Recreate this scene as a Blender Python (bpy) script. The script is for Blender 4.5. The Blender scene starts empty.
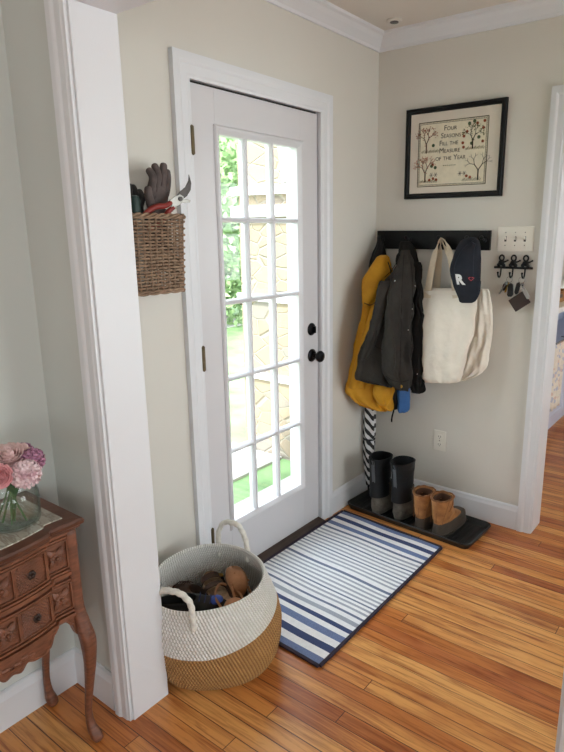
import bpy, bmesh, math, random
from mathutils import Vector, Matrix, noise
from mathutils.bvhtree import BVHTree
PI = math.pi
random.seed(7)
C = bpy.context.scene.collection
# ---------------------------------------------------------------- camera
CAM = Vector((1.72592, -2.86910, 1.51557)); YAW, PITCH, ROLL, FPX = 0.632929, -0.236110, -0.003577, 592.223
PX0, PY0 = 282 + 38.674, 376 - 2.897
_f = Vector((-math.sin(YAW)*math.cos(PITCH), math.cos(YAW)*math.cos(PITCH), math.sin(PITCH)))
_r = Vector((math.cos(YAW), math.sin(YAW), 0)); _u = _r.cross(_f)
_r, _u = _r*math.cos(ROLL)+_u*math.sin(ROLL), _u*math.cos(ROLL)-_r*math.sin(ROLL)
cd = bpy.data.cameras.new('camera'); cam = bpy.data.objects.new('camera', cd); C.objects.link(cam)
M = Matrix.Identity(4)
for i in range(3): M[i][0] = _r[i]; M[i][1] = _u[i]; M[i][2] = -_f[i]; M[i][3] = CAM[i]
cam.matrix_world = M
cd.sensor_fit = 'HORIZONTAL'; cd.sensor_width = 36; cd.lens = FPX/564*36
cd.shift_x = -38.674/564; cd.shift_y = -2.897/564; cd.clip_start = .02; cd.clip_end = 200
bpy.context.scene.camera = cam
def at(px, py, Y):                       # a photo pixel to the point where its ray meets the plane y = Y
    d = _f + _r*(px-PX0)/FPX - _u*(py-PY0)/FPX
    return CAM + d*((Y-CAM.y)/d.y)
# ---------------------------------------------------------------- materials
def srgb(h):
    h = h.lstrip('#'); c = [int(h[i:i+2], 16)/255 for i in (0, 2, 4)]
    return tuple(((x+.055)/1.055)**2.4 if x > .04045 else x/12.92 for x in c) + (1,)
class NT:
    def __init__(s, name):
        s.m = bpy.data.materials.new(name); s.m.use_nodes = True; s.t = s.m.node_tree
        s.b = s.t.nodes['Principled BSDF']; s.out = s.t.nodes['Material Output']
    def n(s, kind, **kw):
        o = s.t.nodes.new(kind)
        for k, v in kw.items():
            if k.startswith('i_'):
                key = k[2:]; o.inputs[int(key) if key.isdigit() else key.replace('_', ' ')].default_value = v
            else: setattr(o, k, v)
        return o
    def l(s, a, b): s.t.links.new(a, b)
def mat(name, col, rough=.6, var=.06, scale=8, bump=0, bscale=60, metal=0, sheen=0, col2=None, spec=None, stretch=None, weave=0, wscale=400, bdist=.004):
    t = NT(name); b = t.b
    b.inputs['Roughness'].default_value = rough; b.inputs['Metallic'].default_value = metal
    if sheen: b.inputs['Sheen Weight'].default_value = sheen
    if spec is not None: b.inputs['Specular IOR Level'].default_value = spec
    tc = t.n('ShaderNodeTexCoord'); mp = t.n('ShaderNodeMapping'); t.l(tc.outputs['Object'], mp.inputs['Vector'])
    if stretch: mp.inputs['Scale'].default_value = stretch
    nz = t.n('ShaderNodeTexNoise', i_Scale=scale, i_Detail=4.0); t.l(mp.outputs[0], nz.inputs['Vector'])
    c = srgb(col)
    c2 = srgb(col2) if col2 else tuple(max(0, x*(1-var*2.5)) for x in c[:3]) + (1,)
    mx = t.n('ShaderNodeMix', data_type='RGBA'); mx.inputs['A'].default_value = c; mx.inputs['B'].default_value = c2
    rp = t.n('ShaderNodeMapRange', i_1=.35, i_2=.7); t.l(nz.outputs['Fac'], rp.inputs['Value']); t.l(rp.outputs[0], mx.inputs['Factor'])
    t.l(mx.outputs['Result'], b.inputs['Base Color'])
    if bump:
        n2 = t.n('ShaderNodeTexNoise', i_Scale=bscale, i_Detail=3.0); t.l(mp.outputs[0], n2.inputs['Vector'])
        src = n2.outputs['Fac']
        bp = t.n('ShaderNodeBump', i_Strength=bump, i_Distance=bdist); t.l(src, bp.inputs['Height']); t.l(bp.outputs[0], b.inputs['Normal'])
    if weave:
        w1 = t.n('ShaderNodeTexWave', i_Scale=wscale/20, wave_type='BANDS', bands_direction='X'); w2 = t.n('ShaderNodeTexWave', i_Scale=wscale/20, wave_type='BANDS', bands_direction='Z')
        t.l(mp.outputs[0], w1.inputs['Vector']); t.l(mp.outputs[0], w2.inputs['Vector'])
        ad = t.n('ShaderNodeMath', operation='ADD'); t.l(w1.outputs['Fac'], ad.inputs[0]); t.l(w2.outputs['Fac'], ad.inputs[1])
        bp = t.n('ShaderNodeBump', i_Strength=weave, i_Distance=.002); t.l(ad.outputs[0], bp.inputs['Height']); t.l(bp.outputs[0], b.inputs['Normal'])
    return t.m
WALL = mat('wall_paint', '#d7d3cb', .75, .015, 2, .05, 220)
STUBP = mat('living_wall_paint', '#cdd0cc', .75, .015, 2, .05, 220)
CEIL = mat('ceiling_paint', '#dcd6ce', .8, .015, 2, .05, 200)
TRIM = mat('white_trim_paint', '#dfe0e4', .38, .012, 3, .03, 150)
DOORP = mat('door_paint', '#d3d1d4', .35, .012, 3, .02, 150)
BLACKW = mat('black_painted_wood', '#0f0f10', .5, .1, 12, .1, 90, spec=.25)
BRONZE = mat('dark_bronze', '#1d1d21', .32, .1, 12, 0, 0, .8)
HINGE = mat('aged_brass', '#6d6048', .4, .1, 40, 0, 0, .8)
IRON = mat('cast_iron', '#17191b', .5, .1, 50, .3, 200, .4)
NICKEL = mat('nickel', '#b9b9b9', .25, .05, 30, 0, 0, 1)
BRASS = mat('brass', '#c09a4a', .3, .05, 30, 0, 0, 1)
THRESH = mat('weathered_threshold_wood', '#4a3a32', .5, .2, 9, .2, 60, stretch=(6, 1, 6))
# floor of narrow heart-pine boards running along x
def floor_mat():
    t = NT('pine_floor'); b = t.b
    g = t.n('ShaderNodeNewGeometry')
    s0 = t.n('ShaderNodeSeparateXYZ'); t.l(g.outputs['Position'], s0.inputs[0])
    def mth(op, a, b_=None, c_=None, clamp=False):
        m_ = t.n('ShaderNodeMath', operation=op); m_.use_clamp = clamp
        for k_, v_ in enumerate((a, b_, c_)):
            if v_ is None: continue
            if isinstance(v_, (int, float)): m_.inputs[k_].default_value = v_
            else: t.l(v_, m_.inputs[k_])
        return m_.outputs[0]
    yr = mth('DIVIDE', s0.outputs[1], .0565); row = mth('FLOOR', yr); fy = mth('FRACT', yr)
    wn1 = t.n('ShaderNodeTexWhiteNoise', noise_dimensions='1D'); t.l(row, wn1.inputs['W'])
    xs = mth('ADD', mth('DIVIDE', s0.outputs[0], 2.3), mth('MULTIPLY', wn1.outputs['Value'], 7.3)); col = mth('FLOOR', xs); fxx = mth('FRACT', xs)
    wn2 = t.n('ShaderNodeTexWhiteNoise', noise_dimensions='2D'); cb = t.n('ShaderNodeCombineXYZ'); t.l(row, cb.inputs[0]); t.l(col, cb.inputs[1]); t.l(cb.outputs[0], wn2.inputs['Vector'])
    BID = wn2.outputs['Value']
    ey = mth('MINIMUM', fy, mth('SUBTRACT', 1.0, fy)); ex = mth('MINIMUM', fxx, mth('SUBTRACT', 1.0, fxx))
    gapw = mth('MULTIPLY_ADD', wn1.outputs['Value'], .020, .012)
    gy_ = mth('LESS_THAN', ey, gapw); gx_ = mth('LESS_THAN', ex, .0006); GAP = mth('MULTIPLY', mth('MAXIMUM', gy_, gx_), .93)
    rp = t.n('ShaderNodeValToRGB'); e = rp.color_ramp
    for p, c in ((0, '#bb7138'), (.2, '#ca7f42'), (.45, '#d89350'), (.7, '#e2a662'), (.88, '#cd8245'), (1, '#b5683a')):
        q = e.elements[0] if p == 0 else (e.elements[-1] if p == 1 else e.elements.new(p)); q.position = p; q.color = srgb(c)
    t.l(BID, rp.inputs['Fac'])
    # grain: stretched noise, shifted per board
    sx = t.n('ShaderNodeSeparateXYZ'); t.l(g.outputs['Position'], sx.inputs[0])
    mu = t.n('ShaderNodeMath', operation='MULTIPLY', i_1=9.0); t.l(BID, mu.inputs[0])
    cx = t.n('ShaderNodeCombineXYZ'); a1 = t.n('ShaderNodeMath', operation='ADD'); t.l(sx.outputs[0], a1.inputs[0]); t.l(mu.outputs[0], a1.inputs[1])
    t.l(a1.outputs[0], cx.inputs[0]); t.l(sx.outputs[1], cx.inputs[1]); t.l(mu.outputs[0], cx.inputs[2])
    mp = t.n('ShaderNodeMapping'); mp.inputs['Scale'].default_value = (2.8, 58, 1); t.l(cx.outputs[0], mp.inputs[0])
    nz = t.n('ShaderNodeTexNoise', i_Scale=1.0, i_Detail=6.0, i_Roughness=.62, i_Distortion=.9); t.l(mp.outputs[0], nz.inputs['Vector'])
    gr = t.n('ShaderNodeMapRange', i_1=.46, i_2=.72, i_3=0.0, i_4=.9); t.l(nz.outputs['Fac'], gr.inputs[0])
    m1 = t.n('ShaderNodeMix', data_type='RGBA', blend_type='MULTIPLY'); m1.inputs['B'].default_value = srgb('#9a5a34')
    t.l(gr.outputs[0], m1.inputs['Factor']); t.l(rp.outputs[0], m1.inputs['A'])
    mp2 = t.n('ShaderNodeMapping'); mp2.inputs['Scale'].default_value = (1.6, 5, 1); t.l(cx.outputs[0], mp2.inputs[0])
    n2 = t.n('ShaderNodeTexNoise', i_Scale=1.3, i_Detail=4.0, i_Distortion=.5); t.l(mp2.outputs[0], n2.inputs['Vector'])
    g2 = t.n('ShaderNodeMapRange', i_1=.5, i_2=.72, i_3=0.0, i_4=.7); t.l(n2.outputs['Fac'], g2.inputs[0])
    m2 = t.n('ShaderNodeMix', data_type='RGBA', blend_type='MULTIPLY'); m2.inputs['B'].default_value = srgb('#b4703f')
    t.l(g2.outputs[0], m2.inputs['Factor']); t.l(m1.outputs['Result'], m2.inputs['A'])
    m3 = t.n('ShaderNodeMix', data_type='RGBA'); m3.inputs['B'].default_value = srgb('#3b2114')
    t.l(GAP, m3.inputs['Factor']); t.l(m2.outputs['Result'], m3.inputs['A'])
    t.l(m3.outputs['Result'], b.inputs['Base Color'])
    b.inputs['Roughness'].default_value = .30; b.inputs['Specular IOR Level'].default_value = .5
    inv = t.n('ShaderNodeMath', operation='SUBTRACT', i_0=1.0); t.l(GAP, inv.inputs[1])
    hs = t.n('ShaderNodeMath', operation='MULTIPLY_ADD', i_1=-.12); t.l(nz.outputs['Fac'], hs.inputs[0]); t.l(inv.outputs[0], hs.inputs[2])
    bp = t.n('ShaderNodeBump', i_Strength=.35, i_Distance=.003); t.l(hs.outputs[0], bp.inputs['Height']); t.l(bp.outputs[0], b.inputs['Normal'])
    return t.m
FLOOR = floor_mat()
def glass_mat(name, tint=(1, 1, 1, 1), refl=.55, edge=None):
    t = NT(name); t.t.nodes.remove(t.b)
    tr = t.n('ShaderNodeBsdfTransparent'); tr.inputs[0].default_value = tint
    gl = t.n('ShaderNodeBsdfGlossy', i_Roughness=.02); fr = t.n('ShaderNodeLayerWeight', i_Blend=.5); pw_ = t.n('ShaderNodeMath', operation='POWER', i_1=5.0); t.l(fr.outputs['Facing'], pw_.inputs[0]); ma = t.n('ShaderNodeMath', operation='MULTIPLY_ADD', i_1=refl, i_2=.03); t.l(pw_.outputs[0], ma.inputs[0])
    if edge:
        p2 = t.n('ShaderNodeMath', operation='POWER', i_1=3.0); t.l(fr.outputs['Facing'], p2.inputs[0]); mc = t.n('ShaderNodeMix', data_type='RGBA'); mc.inputs['A'].default_value = tint; mc.inputs['B'].default_value = edge; t.l(p2.outputs[0], mc.inputs['Factor']); t.l(mc.outputs['Result'], tr.inputs[0])
    mx = t.n('ShaderNodeMixShader'); t.l(ma.outputs[0], mx.inputs[0]); t.l(tr.outputs[0], mx.inputs[1]); t.l(gl.outputs[0], mx.inputs[2])
    t.l(mx.outputs[0], t.out.inputs[0]); return t.m
PANE = glass_mat('window_glass', (.97, .99, .985, 1))
JAR = glass_mat('jar_glass', (.985, .993, .99, 1), .7, (.45, .54, .50, 1))
# ---------------------------------------------------------------- mesh helpers
def new(): return bmesh.new()
def box(bm, x0, y0, z0, x1, y1, z1):
    vs = [bm.verts.new((x, y, z)) for z in (z0, z1) for x, y in ((x0, y0), (x1, y0), (x1, y1), (x0, y1))]
    for f in ((3, 2, 1, 0), (4, 5, 6, 7), (0, 1, 5, 4), (1, 2, 6, 5), (2, 3, 7, 6), (3, 0, 4, 7)): bm.faces.new([vs[i] for i in f])
    return vs
def obox(bm, c, ax, ay, az):             # oriented box, half vectors
    c = Vector(c); vs = [bm.verts.new(c+ax*i+ay*j+az*k) for k in (-1, 1) for i, j in ((-1, -1), (1, -1), (1, 1), (-1, 1))]
    for f in ((3, 2, 1, 0), (4, 5, 6, 7), (0, 1, 5, 4), (1, 2, 6, 5), (2, 3, 7, 6), (3, 0, 4, 7)): bm.faces.new([vs[i] for i in f])
def rings(bm, R, cap0=True, cap1=True, closed=True):
    V = [[bm.verts.new(p) for p in r] for r in R]; n = len(R[0])
    for a, b in zip(V, V[1:]):
        for i in range(n if closed else n-1):
            j = (i+1) % n; bm.faces.new((a[i], a[j], b[j], b[i]))
    if closed and cap0: bm.faces.new(V[0][::-1])
    if closed and cap1: bm.faces.new(V[-1])
    return V
def frames(path):
    P = [Vector(p) for p in path]; T = []
    for i in range(len(P)):
        t = (P[min(i+1, len(P)-1)]-P[max(i-1, 0)]); T.append(t.normalized() if t.length > 1e-9 else Vector((0, 0, 1)))
    n = T[0].orthogonal().normalized(); out = []
    for i, t in enumerate(T):
        n = (n-t*n.dot(t)); n = n.normalized() if n.length > 1e-6 else t.orthogonal().normalized()
        out.append((P[i], t, n, t.cross(n)))
    return out
def tube(bm, path, r, n=10, cap=True):
    fr = frames(path); m = len(fr); R = []
    for i, (p, t, a, b) in enumerate(fr):
        rr = r(i/(m-1)) if callable(r) else (r[i] if isinstance(r, (list, tuple)) else r)
        R.append([p+(a*math.cos(2*PI*k/n)+b*math.sin(2*PI*k/n))*rr for k in range(n)])
    rings(bm, R, cap, cap)
def loop_tube(bm, path, r, n=8):         # closed tube around a loop lying roughly flat in xy
    m = len(path); V = []
    for i in range(m):
        p = Vector(path[i]); t = (Vector(path[(i+1) % m])-Vector(path[i-1])).normalized()
        a = Vector((0, 0, 1)).cross(t).normalized(); b = t.cross(a)
        V.append([bm.verts.new(p+(a*math.cos(2*PI*k/n)+b*math.sin(2*PI*k/n))*r) for k in range(n)])
    for i in range(m):
        A, B = V[i], V[(i+1) % m]
        for k in range(n): bm.faces.new((A[k], A[(k+1) % n], B[(k+1) % n], B[k]))
def ribbon(bm, path, wv, w, th):         # flat strap; wv = width direction (vector or list)
    fr = frames(path); R = []
    for i, (p, t, a, b) in enumerate(fr):
        W = Vector(wv[i] if isinstance(wv, list) else wv); W = (W-t*W.dot(t)).normalized(); N = t.cross(W)
        ww = w[i] if isinstance(w, (list, tuple)) else w
        R.append([p+W*ww/2+N*th/2, p-W*ww/2+N*th/2, p-W*ww/2-N*th/2, p+W*ww/2-N*th/2])
    rings(bm, R)
def lathe(bm, prof, c=(0, 0, 0), n=32, cap=True, sq=0):
    c = Vector(c); R = []
    for r, z in prof:
        ring = []
        for k in range(n):
            a = 2*PI*k/n; ca, sa = math.cos(a), math.sin(a)
            s = 1+sq*(abs(ca)**4+abs(sa)**4-1)*-1
            ring.append(c+Vector((r*s*ca, r*s*sa, z)))
        R.append(ring)
    return rings(bm, R, cap, cap)
def ball(bm, c, r, sc=(1, 1, 1), seg=14):
    m = Matrix.Translation(c) @ Matrix.Diagonal((r*sc[0], r*sc[1], r*sc[2], 1))
    bmesh.ops.create_uvsphere(bm, u_segments=seg, v_segments=max(6, seg//2+2), radius=1, matrix=m)
def prism(bm, poly, y0, y1, axis='y'):   # extrude an outline given as (u,v); axis y -> (x,z), x -> (y,z), z -> (x,y)
    def P(u, v, w): return (u, w, v) if axis == 'y' else ((w, u, v) if axis == 'x' else (u, v, w))
    A = [bm.verts.new(P(u, v, y0)) for u, v in poly]; B = [bm.verts.new(P(u, v, y1)) for u, v in poly]
    bm.faces.new(A); bm.faces.new(B[::-1])
    for i in range(len(poly)): j = (i+1) % len(poly); bm.faces.new((A[i], B[i], B[j], A[j]))
def catmull(pts, k=8):
    P = [Vector(p) for p in pts]; P = [P[0]*2-P[1]] + P + [P[-1]*2-P[-2]]; out = []
    for i in range(1, len(P)-2):
        for s in range(k):
            t = s/k; a, b, c, d = P[i-1:i+3]
            out.append(.5*((2*b)+(c-a)*t+(2*a-5*b+4*c-d)*t*t+(3*b-a-3*c+d)*t**3))
    out.append(P[-2]); return out
def obj(name, bm, m, parent=None, smooth=False, bev=0, local=False, seg=2, sub=0, solid=0, ang=40):
    bmesh.ops.recalc_face_normals(bm, faces=bm.faces)
    if parent is not None and not local:
        off = Vector((0, 0, 0)); p = parent
        while p: off += p.location; p = p.parent
        bmesh.ops.translate(bm, verts=bm.verts, vec=-off)
    me = bpy.data.meshes.new(name); bm.to_mesh(me); bm.free()
    o = bpy.data.objects.new(name, me); C.objects.link(o)
    for x in (m if isinstance(m, (list, tuple)) else [m]): me.materials.append(x)
    if parent is not None: o.parent = parent
    if smooth:
        for p in me.polygons: p.use_smooth = True
        if ang < 180 and not sub:
            try: me.set_sharp_from_angle(angle=math.radians(ang))
            except Exception: pass
    if solid:
        q = o.modifiers.new('solid', 'SOLIDIFY'); q.thickness = solid; q.offset = 0
    if bev:
        q = o.modifiers.new('bevel', 'BEVEL'); q.width = bev; q.segments = seg; q.limit_method = 'ANGLE'
    if sub:
        q = o.modifiers.new('sub', 'SUBSURF'); q.levels = sub; q.render_levels = sub
    return o
def thing(name, label, cat, loc=(0, 0, 0), rz=0, group=None):
    o = bpy.data.objects.new(name, None); C.objects.link(o); o.location = loc; o.rotation_euler = (0, 0, rz)
    o.empty_display_size = .05
    o['label'] = label; o['category'] = cat
    if group: o['group'] = group
    return o
def tag(o, label, cat, group=None):
    o['label'] = label; o['category'] = cat
    if group: o['group'] = group
    return o
def struct(name, bm, m, parent=None, **k):
    o = obj(name, bm, m, parent, **k)
    if parent is None: o['kind'] = 'structure'
    return o
def sroot(name, loc=(0, 0, 0)):
    o = bpy.data.objects.new(name, None); C.objects.link(o); o.location = loc; o['kind'] = 'structure'; o.empty_display_size = .05; return o
def dup(root, loc, rotz, label=None):
    r = root.copy(); C.objects.link(r); r.location = loc; r.rotation_euler = (0, 0, rotz)
    if label: r['label'] = label
    for ch in list(root.children):
        c = ch.copy(); C.objects.link(c); c.parent = r
        for g in ch.children:
            d = g.copy(); C.objects.link(d); d.parent = c
    return r
def text_mesh(s, size, extrude=0, bold=0, caps=False):
    cu = bpy.data.curves.new('t', 'FONT'); cu.body = s; cu.size = size; cu.extrude = extrude; cu.offset = bold
    cu.align_x = 'CENTER'; cu.align_y = 'CENTER'; cu.resolution_u = 4
    if caps:
        cu.small_caps_scale = .72
        for i_ in range(len(s)): cu.body_format[i_].use_small_caps = True
    o = bpy.data.objects.new('t', cu); C.objects.link(o)
    bpy.context.view_layer.update()
    me = bpy.data.meshes.new_from_object(o.evaluated_get(bpy.context.evaluated_depsgraph_get()))
    bpy.data.objects.remove(o); bm = bmesh.new(); bm.from_mesh(me); bpy.data.meshes.remove(me); bpy.data.curves.remove(cu)
    return bm
# ================================================================ THE SETTING
ZC = 2.475
bm = new(); box(bm, -.02, -6, -.05, 4.4, 4.2, 0); struct('floor', bm, FLOOR)
bm = new(); box(bm, -.27, -6.15, ZC, 4.4, 4.2, ZC+.1); struct('ceiling', bm, CEIL)
YL, YH, DT = -.522, -1.306, 2.04                     # door slab edges and top
WT = .205                                             # thick stone-house outer wall
bm = new()                                           # outer wall, with the door opening and a kitchen window
box(bm, -WT, -1.885, 0, 0, YH-.022, ZC)
box(bm, -WT, YL+.022, 0, 0, 2.0, ZC)
box(bm, -WT, YH-.022, DT+.02, 0, YL+.022, ZC)
box(bm, -WT, 2.0, 0, 0, 3.3, 1.12); box(bm, -WT, 2.0, 2.1, 0, 3.3, ZC); box(bm, -WT, 3.3, 0, 0, 4.2, ZC)
struct('wall_left', bm, WALL)
bm = new(); box(bm, -WT, -6, 0, 0, -1.885, ZC); struct('wall_left_living_room', bm, STUBP)
bm = new()                                           # wall with the coat rail, doorway to the kitchen at its right
box(bm, 0, 0, 0, .955, .13, ZC); box(bm, .955, 0, 2.045, 1.75, .13, ZC); box(bm, 1.75, 0, 0, 2.5, .13, ZC)
struct('wall_back', bm, WALL)
XJ, YJ1, YJ2, ZJ = .3126, -1.817, -1.950, 2.055      # wide cased opening towards the camera
bm = new(); box(bm, 0, YJ2, 0, XJ-.018, YJ1, ZC); box(bm, XJ-.018, YJ2, ZJ+.018, 1.570, YJ1, ZC); box(bm, 1.570, YJ2, 0, 4.3, YJ1, ZC)
struct('wall_partition', bm, STUBP)
# walls with unseen windows behind and beside the camera, sized to balance the light
def wall_x(name, x0, x1, ya, yb, wins, m):
    bm = new(); y = ya
    for (a, b, z0, z1) in wins:
        box(bm, x0, y, 0, x1, a, ZC); box(bm, x0, a, 0, x1, b, z0); box(bm, x0, a, z1, x1, b, ZC); y = b
    box(bm, x0, y, 0, x1, yb, ZC); return struct(name, bm, m)
def wall_y(name, y0, y1, xa, xb, wins, m):
    bm = new(); x = xa
    for (a, b, z0, z1) in wins:
        box(bm, x, y0, 0, a, y1, ZC); box(bm, a, y0, 0, b, y1, z0); box(bm, a, y0, z1, b, y1, ZC); x = b
    box(bm, x, y0, 0, xb, y1, ZC); return struct(name, bm, m)
LW = [(-5.3, -4.1, .75, 2.1), (-3.5, -2.5, .75, 2.1)]
EW = [(-1.45, -.30, .55, 2.05)]  # unseen window added to put soft light on hook wall and door
BW = [(2.4, 3.5, .85, 2.0)]
KW = [(1.2, 2.6, .9, 2.1)]
wall_x('wall_right', 4.3, 4.4, -6, YJ2, LW, STUBP)
wall_x('wall_right_entry', 2.5, 2.6, YJ1, 0.13, EW, WALL)
wall_y('wall_front', -6.1, -6, -.27, 4.4, BW, STUBP)
wall_x('wall_right_kitchen', 3.2, 3.3, .13, 4.2, KW, WALL)
wall_y('wall_back_kitchen', 4.2, 4.3, -.27, 3.3, [], WALL)
wn = [0]
def window(axis, p0, p1, a, b, z0, z1):
    wn[0] += 1; r = sroot('window_%d' % wn[0], ((p0 if axis == 'x' else (a+b)/2), ((a+b)/2 if axis == 'x' else p0), z0))
    def B(bm, u0, w0, u1, w1, d0, d1):
        if axis == 'x': box(bm, d0, u0, w0, d1, u1, w1)
        else: box(bm, u0, d0, w0, u1, d1, w1)
    pm = (p0+p1)/2; bm = new(); f = .05
    B(bm, a, z0, a+f, z1, pm-.02, pm+.02); B(bm, b-f, z0, b, z1, pm-.02, pm+.02); B(bm, a+f, z0, b-f, z0+f, pm-.02, pm+.02); B(bm, a+f, z1-f, b-f, z1, pm-.02, pm+.02)
    zm = (z0+z1)/2; B(bm, a+f, zm-.02, b-f, zm+.02, pm-.02, pm+.02)
    obj('window_frame', bm, TRIM, r)
    bm = new(); B(bm, a+f, z0+f, b-f, zm-.02, pm-.003, pm+.003); B(bm, a+f, zm+.02, b-f, z1-f, pm-.003, pm+.003); obj('glass_pane', bm, PANE, r)
for w in LW: window('x', 4.3, 4.4, *w)
window('x', 2.5, 2.6, *EW[0])
for w in BW: window('y', -6, -6.1, *w)
window('x', 3.2, 3.3, *KW[0]); window('x', 0, -.27, 2.0, 3.3, 1.12, 2.1)
# portals: daylight through each opening
def portal(loc, rot, sx, sy):
    l = bpy.data.lights.new('window_daylight', 'AREA'); l.shape = 'RECTANGLE'; l.size = sx; l.size_y = sy; l.cycles.is_portal = True
    o = bpy.data.objects.new('window_daylight', l); C.objects.link(o); o.location = loc; o.rotation_euler = rot
for a, b, z0, z1 in LW: portal((4.41, (a+b)/2, (z0+z1)/2), (0, PI/2, 0), z1-z0, b-a)
a, b, z0, z1 = EW[0]; portal((2.61, (a+b)/2, (z0+z1)/2), (0, PI/2, 0), z1-z0, b-a)
a, b, z0, z1 = KW[0]; portal((3.31, (a+b)/2, (z0+z1)/2), (0, PI/2, 0), z1-z0, b-a)
for a, b, z0, z1 in BW: portal(((a+b)/2, -6.11, (z0+z1)/2), (PI/2, 0, 0), b-a, z1-z0)
portal((-.28, 2.65, 1.61), (0, -PI/2, 0), .98, 1.3)
portal((-.28, (YL+YH)/2, 1.03), (0, -PI/2, 0), 2.04, .8)
# --- trim
tn = [0]
def trim(bm, m=TRIM, bev=.003, smooth=False):
    tn[0] += 1; return struct('trim_%d' % tn[0], bm, m, bev=bev, smooth=smooth)
cw = .082
CP = [(0, 0), (.011, 0), (.012, .010), (.015, .016), (.015, .045), (.019, .052), (.021, .058), (.021, cw), (0, cw)]   # casing profile: (proud of the wall, across from the opening)
def casing(pts, outw, face):             # mitred casing following an inverted U; outw = outward dir per corner, face = normal off the wall
    bm = new(); R = []
    for p, o in zip(pts, outw): R.append([Vector(p)+Vector(o)*v+Vector(face)*u for u, v in CP])
    rings(bm, R); return trim(bm, bev=0)
# entry door casing (on x=0): inner edge at slab edges
i0, i1, it = YH, YL, DT
casing([(0, i0, 0), (0, i0, it), (0, i1, it), (0, i1, 0)], [(0, -1, 0), (0, -1, 1), (0, 1, 1), (0, 1, 0)], (1, 0, 0))
# kitchen doorway casing (entry side)
casing([(.960, 0, 0), (.960, 0, 2.040), (1.745, 0, 2.040), (1.745, 0, 0)], [(-.87, 0, 0), (-.87, 0, 1), (.87, 0, 1), (.87, 0, 0)], (0, -1, 0))
bm = new(); box(bm, .948, -.004, 0, .962, .134, 2.045); box(bm, .962, -.004, 2.034, 1.743, .134, 2.048); box(bm, 1.743, -.004, 0, 1.757, .134, 2.045); trim(bm)
# jamb liners of the wide opening and its casing on the camera side
bm = new(); box(bm, XJ-.018, YJ2-.002, 0, XJ, YJ1+.002, ZJ); trim(bm, bev=.002)
bm = new(); box(bm, XJ-.018, YJ2-.002, ZJ, 1.570, YJ1+.002, ZJ+.018); trim(bm, bev=.002)
bm = new(); box(bm, 1.552, YJ2-.002, 0, 1.570, YJ1+.002, ZJ); trim(bm, bev=.002)
casing([(XJ-.008, YJ2, 0), (XJ-.008, YJ2, ZJ+.008), (1.560, YJ2, ZJ+.008), (1.560, YJ2, 0)], [(-.78, 0, 0), (-.78, 0, .9), (.78, 0, .9), (.78, 0, 0)], (0, -1, 0))
# door jamb and stops
bm = new(); box(bm, -WT, YH-.022, 0, 0.0, YH-.004, DT+.02); box(bm, -WT, YL+.004, 0, 0.0, YL+.022, DT+.02); box(bm, -WT, YH-.004, DT+.004, 0.0, YL+.004, DT+.02)
box(bm, -.075, YH-.004, 0, -.058, YH+.012, DT); box(bm, -.075, YL-.012, 0, -.058, YL+.004, DT); box(bm, -.075, YH-.004, DT-.012, -.058, YL+.004, DT+.004)
trim(bm, bev=.0015)
bm = new(); box(bm, -.105, YL-.035, .06, -.08, YL+.003, DT); box(bm, -.105, YH-.003, .06, -.08, YH+.035, DT); trim(bm, bev=.002)
bm = new(); prism(bm, [(-WT-.05, 0.0), (-WT-.05, .02), (-.09, .024), (-.02, .020), (.03, .010), (.036, 0)], YH-.0, YL+.0)
struct('trim_threshold', bm, THRESH, bev=.001)
# baseboards with a moulded top edge
BP = [(0, 0), (.016, 0), (.016, .10), (.012, .112), (.010, .122), (.004, .128), (0, .128)]
def baseboard(name, a, b, n):
    bm = new(); a = Vector(a); b = Vector(b); n = Vector(n)
    rings(bm, [[p+n*u+Vector((0, 0, v)) for u, v in BP] for p in (a, b)]); struct(name, bm, TRIM)
baseboard('baseboard_left', (0, YL+cw, 0), (0, 0, 0), (1, 0, 0))
baseboard('baseboard_left_corner', (0, YJ1, 0), (0, YH-cw, 0), (1, 0, 0))
baseboard('baseboard_back', (0, 0, 0), (.886, 0, 0), (0, -1, 0))
baseboard('baseboard_living_left', (0, -6, 0), (0, YJ2, 0), (1, 0, 0))
baseboard('baseboard_partition', (0, YJ2, 0), (XJ-.085, YJ2, 0), (0, -1, 0))
baseboard('baseboard_partition_entry', (0, YJ1, 0), (XJ-.02, YJ1, 0), (0, 1, 0))
baseboard('baseboard_right', (4.3, -6, 0), (4.3, YJ2, 0), (-1, 0, 0))
baseboard('baseboard_right_entry', (2.5, YJ1, 0), (2.5, 0, 0), (-1, 0, 0))
baseboard('baseboard_back_right', (1.83, 0, 0), (2.5, 0, 0), (0, -1, 0))
# crown moulding of the entry
CR = [(0, -.075), (.010, -.075), (.012, -.062), (.022, -.052), (.040, -.034), (.052, -.018), (.066, -.012), (.068, 0), (0, 0)]
def crown(name, path):                   # path of (point, inward mitre vector)
    bm = new(); rings(bm, [[Vector(p)+Vector(n)*u+Vector((0, 0, ZC+v)) for u, v in CR] for p, n in path]); struct(name, bm, TRIM)
crown('trim_crown_entry', [((0, YJ1, 0), (1, 1, 0)), ((0, 0, 0), (1, -1, 0)), ((2.5, 0, 0), (-1, -1, 0)), ((2.5, YJ1, 0), (-1, 1, 0))])
# round ceiling fitting by the corner
t = thing('smoke_detector', 'small round ceiling fitting close to the crown corner', 'ceiling fitting', (.185, -.175, ZC-.012))
bm = new(); lathe(bm, [(.034, .012), (.036, .004), (.030, -.001), (.022, .002)], (.185, -.175, ZC-.012)); obj('rim', bm, CEIL, t, True)
bm = new(); lathe(bm, [(.020, .004), (.020, -.001), (.004, -.004)], (.185, -.175, ZC-.012)); obj('centre_cap', bm, mat('grey_grille', '#6f6a66', .6), t, True)
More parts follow.
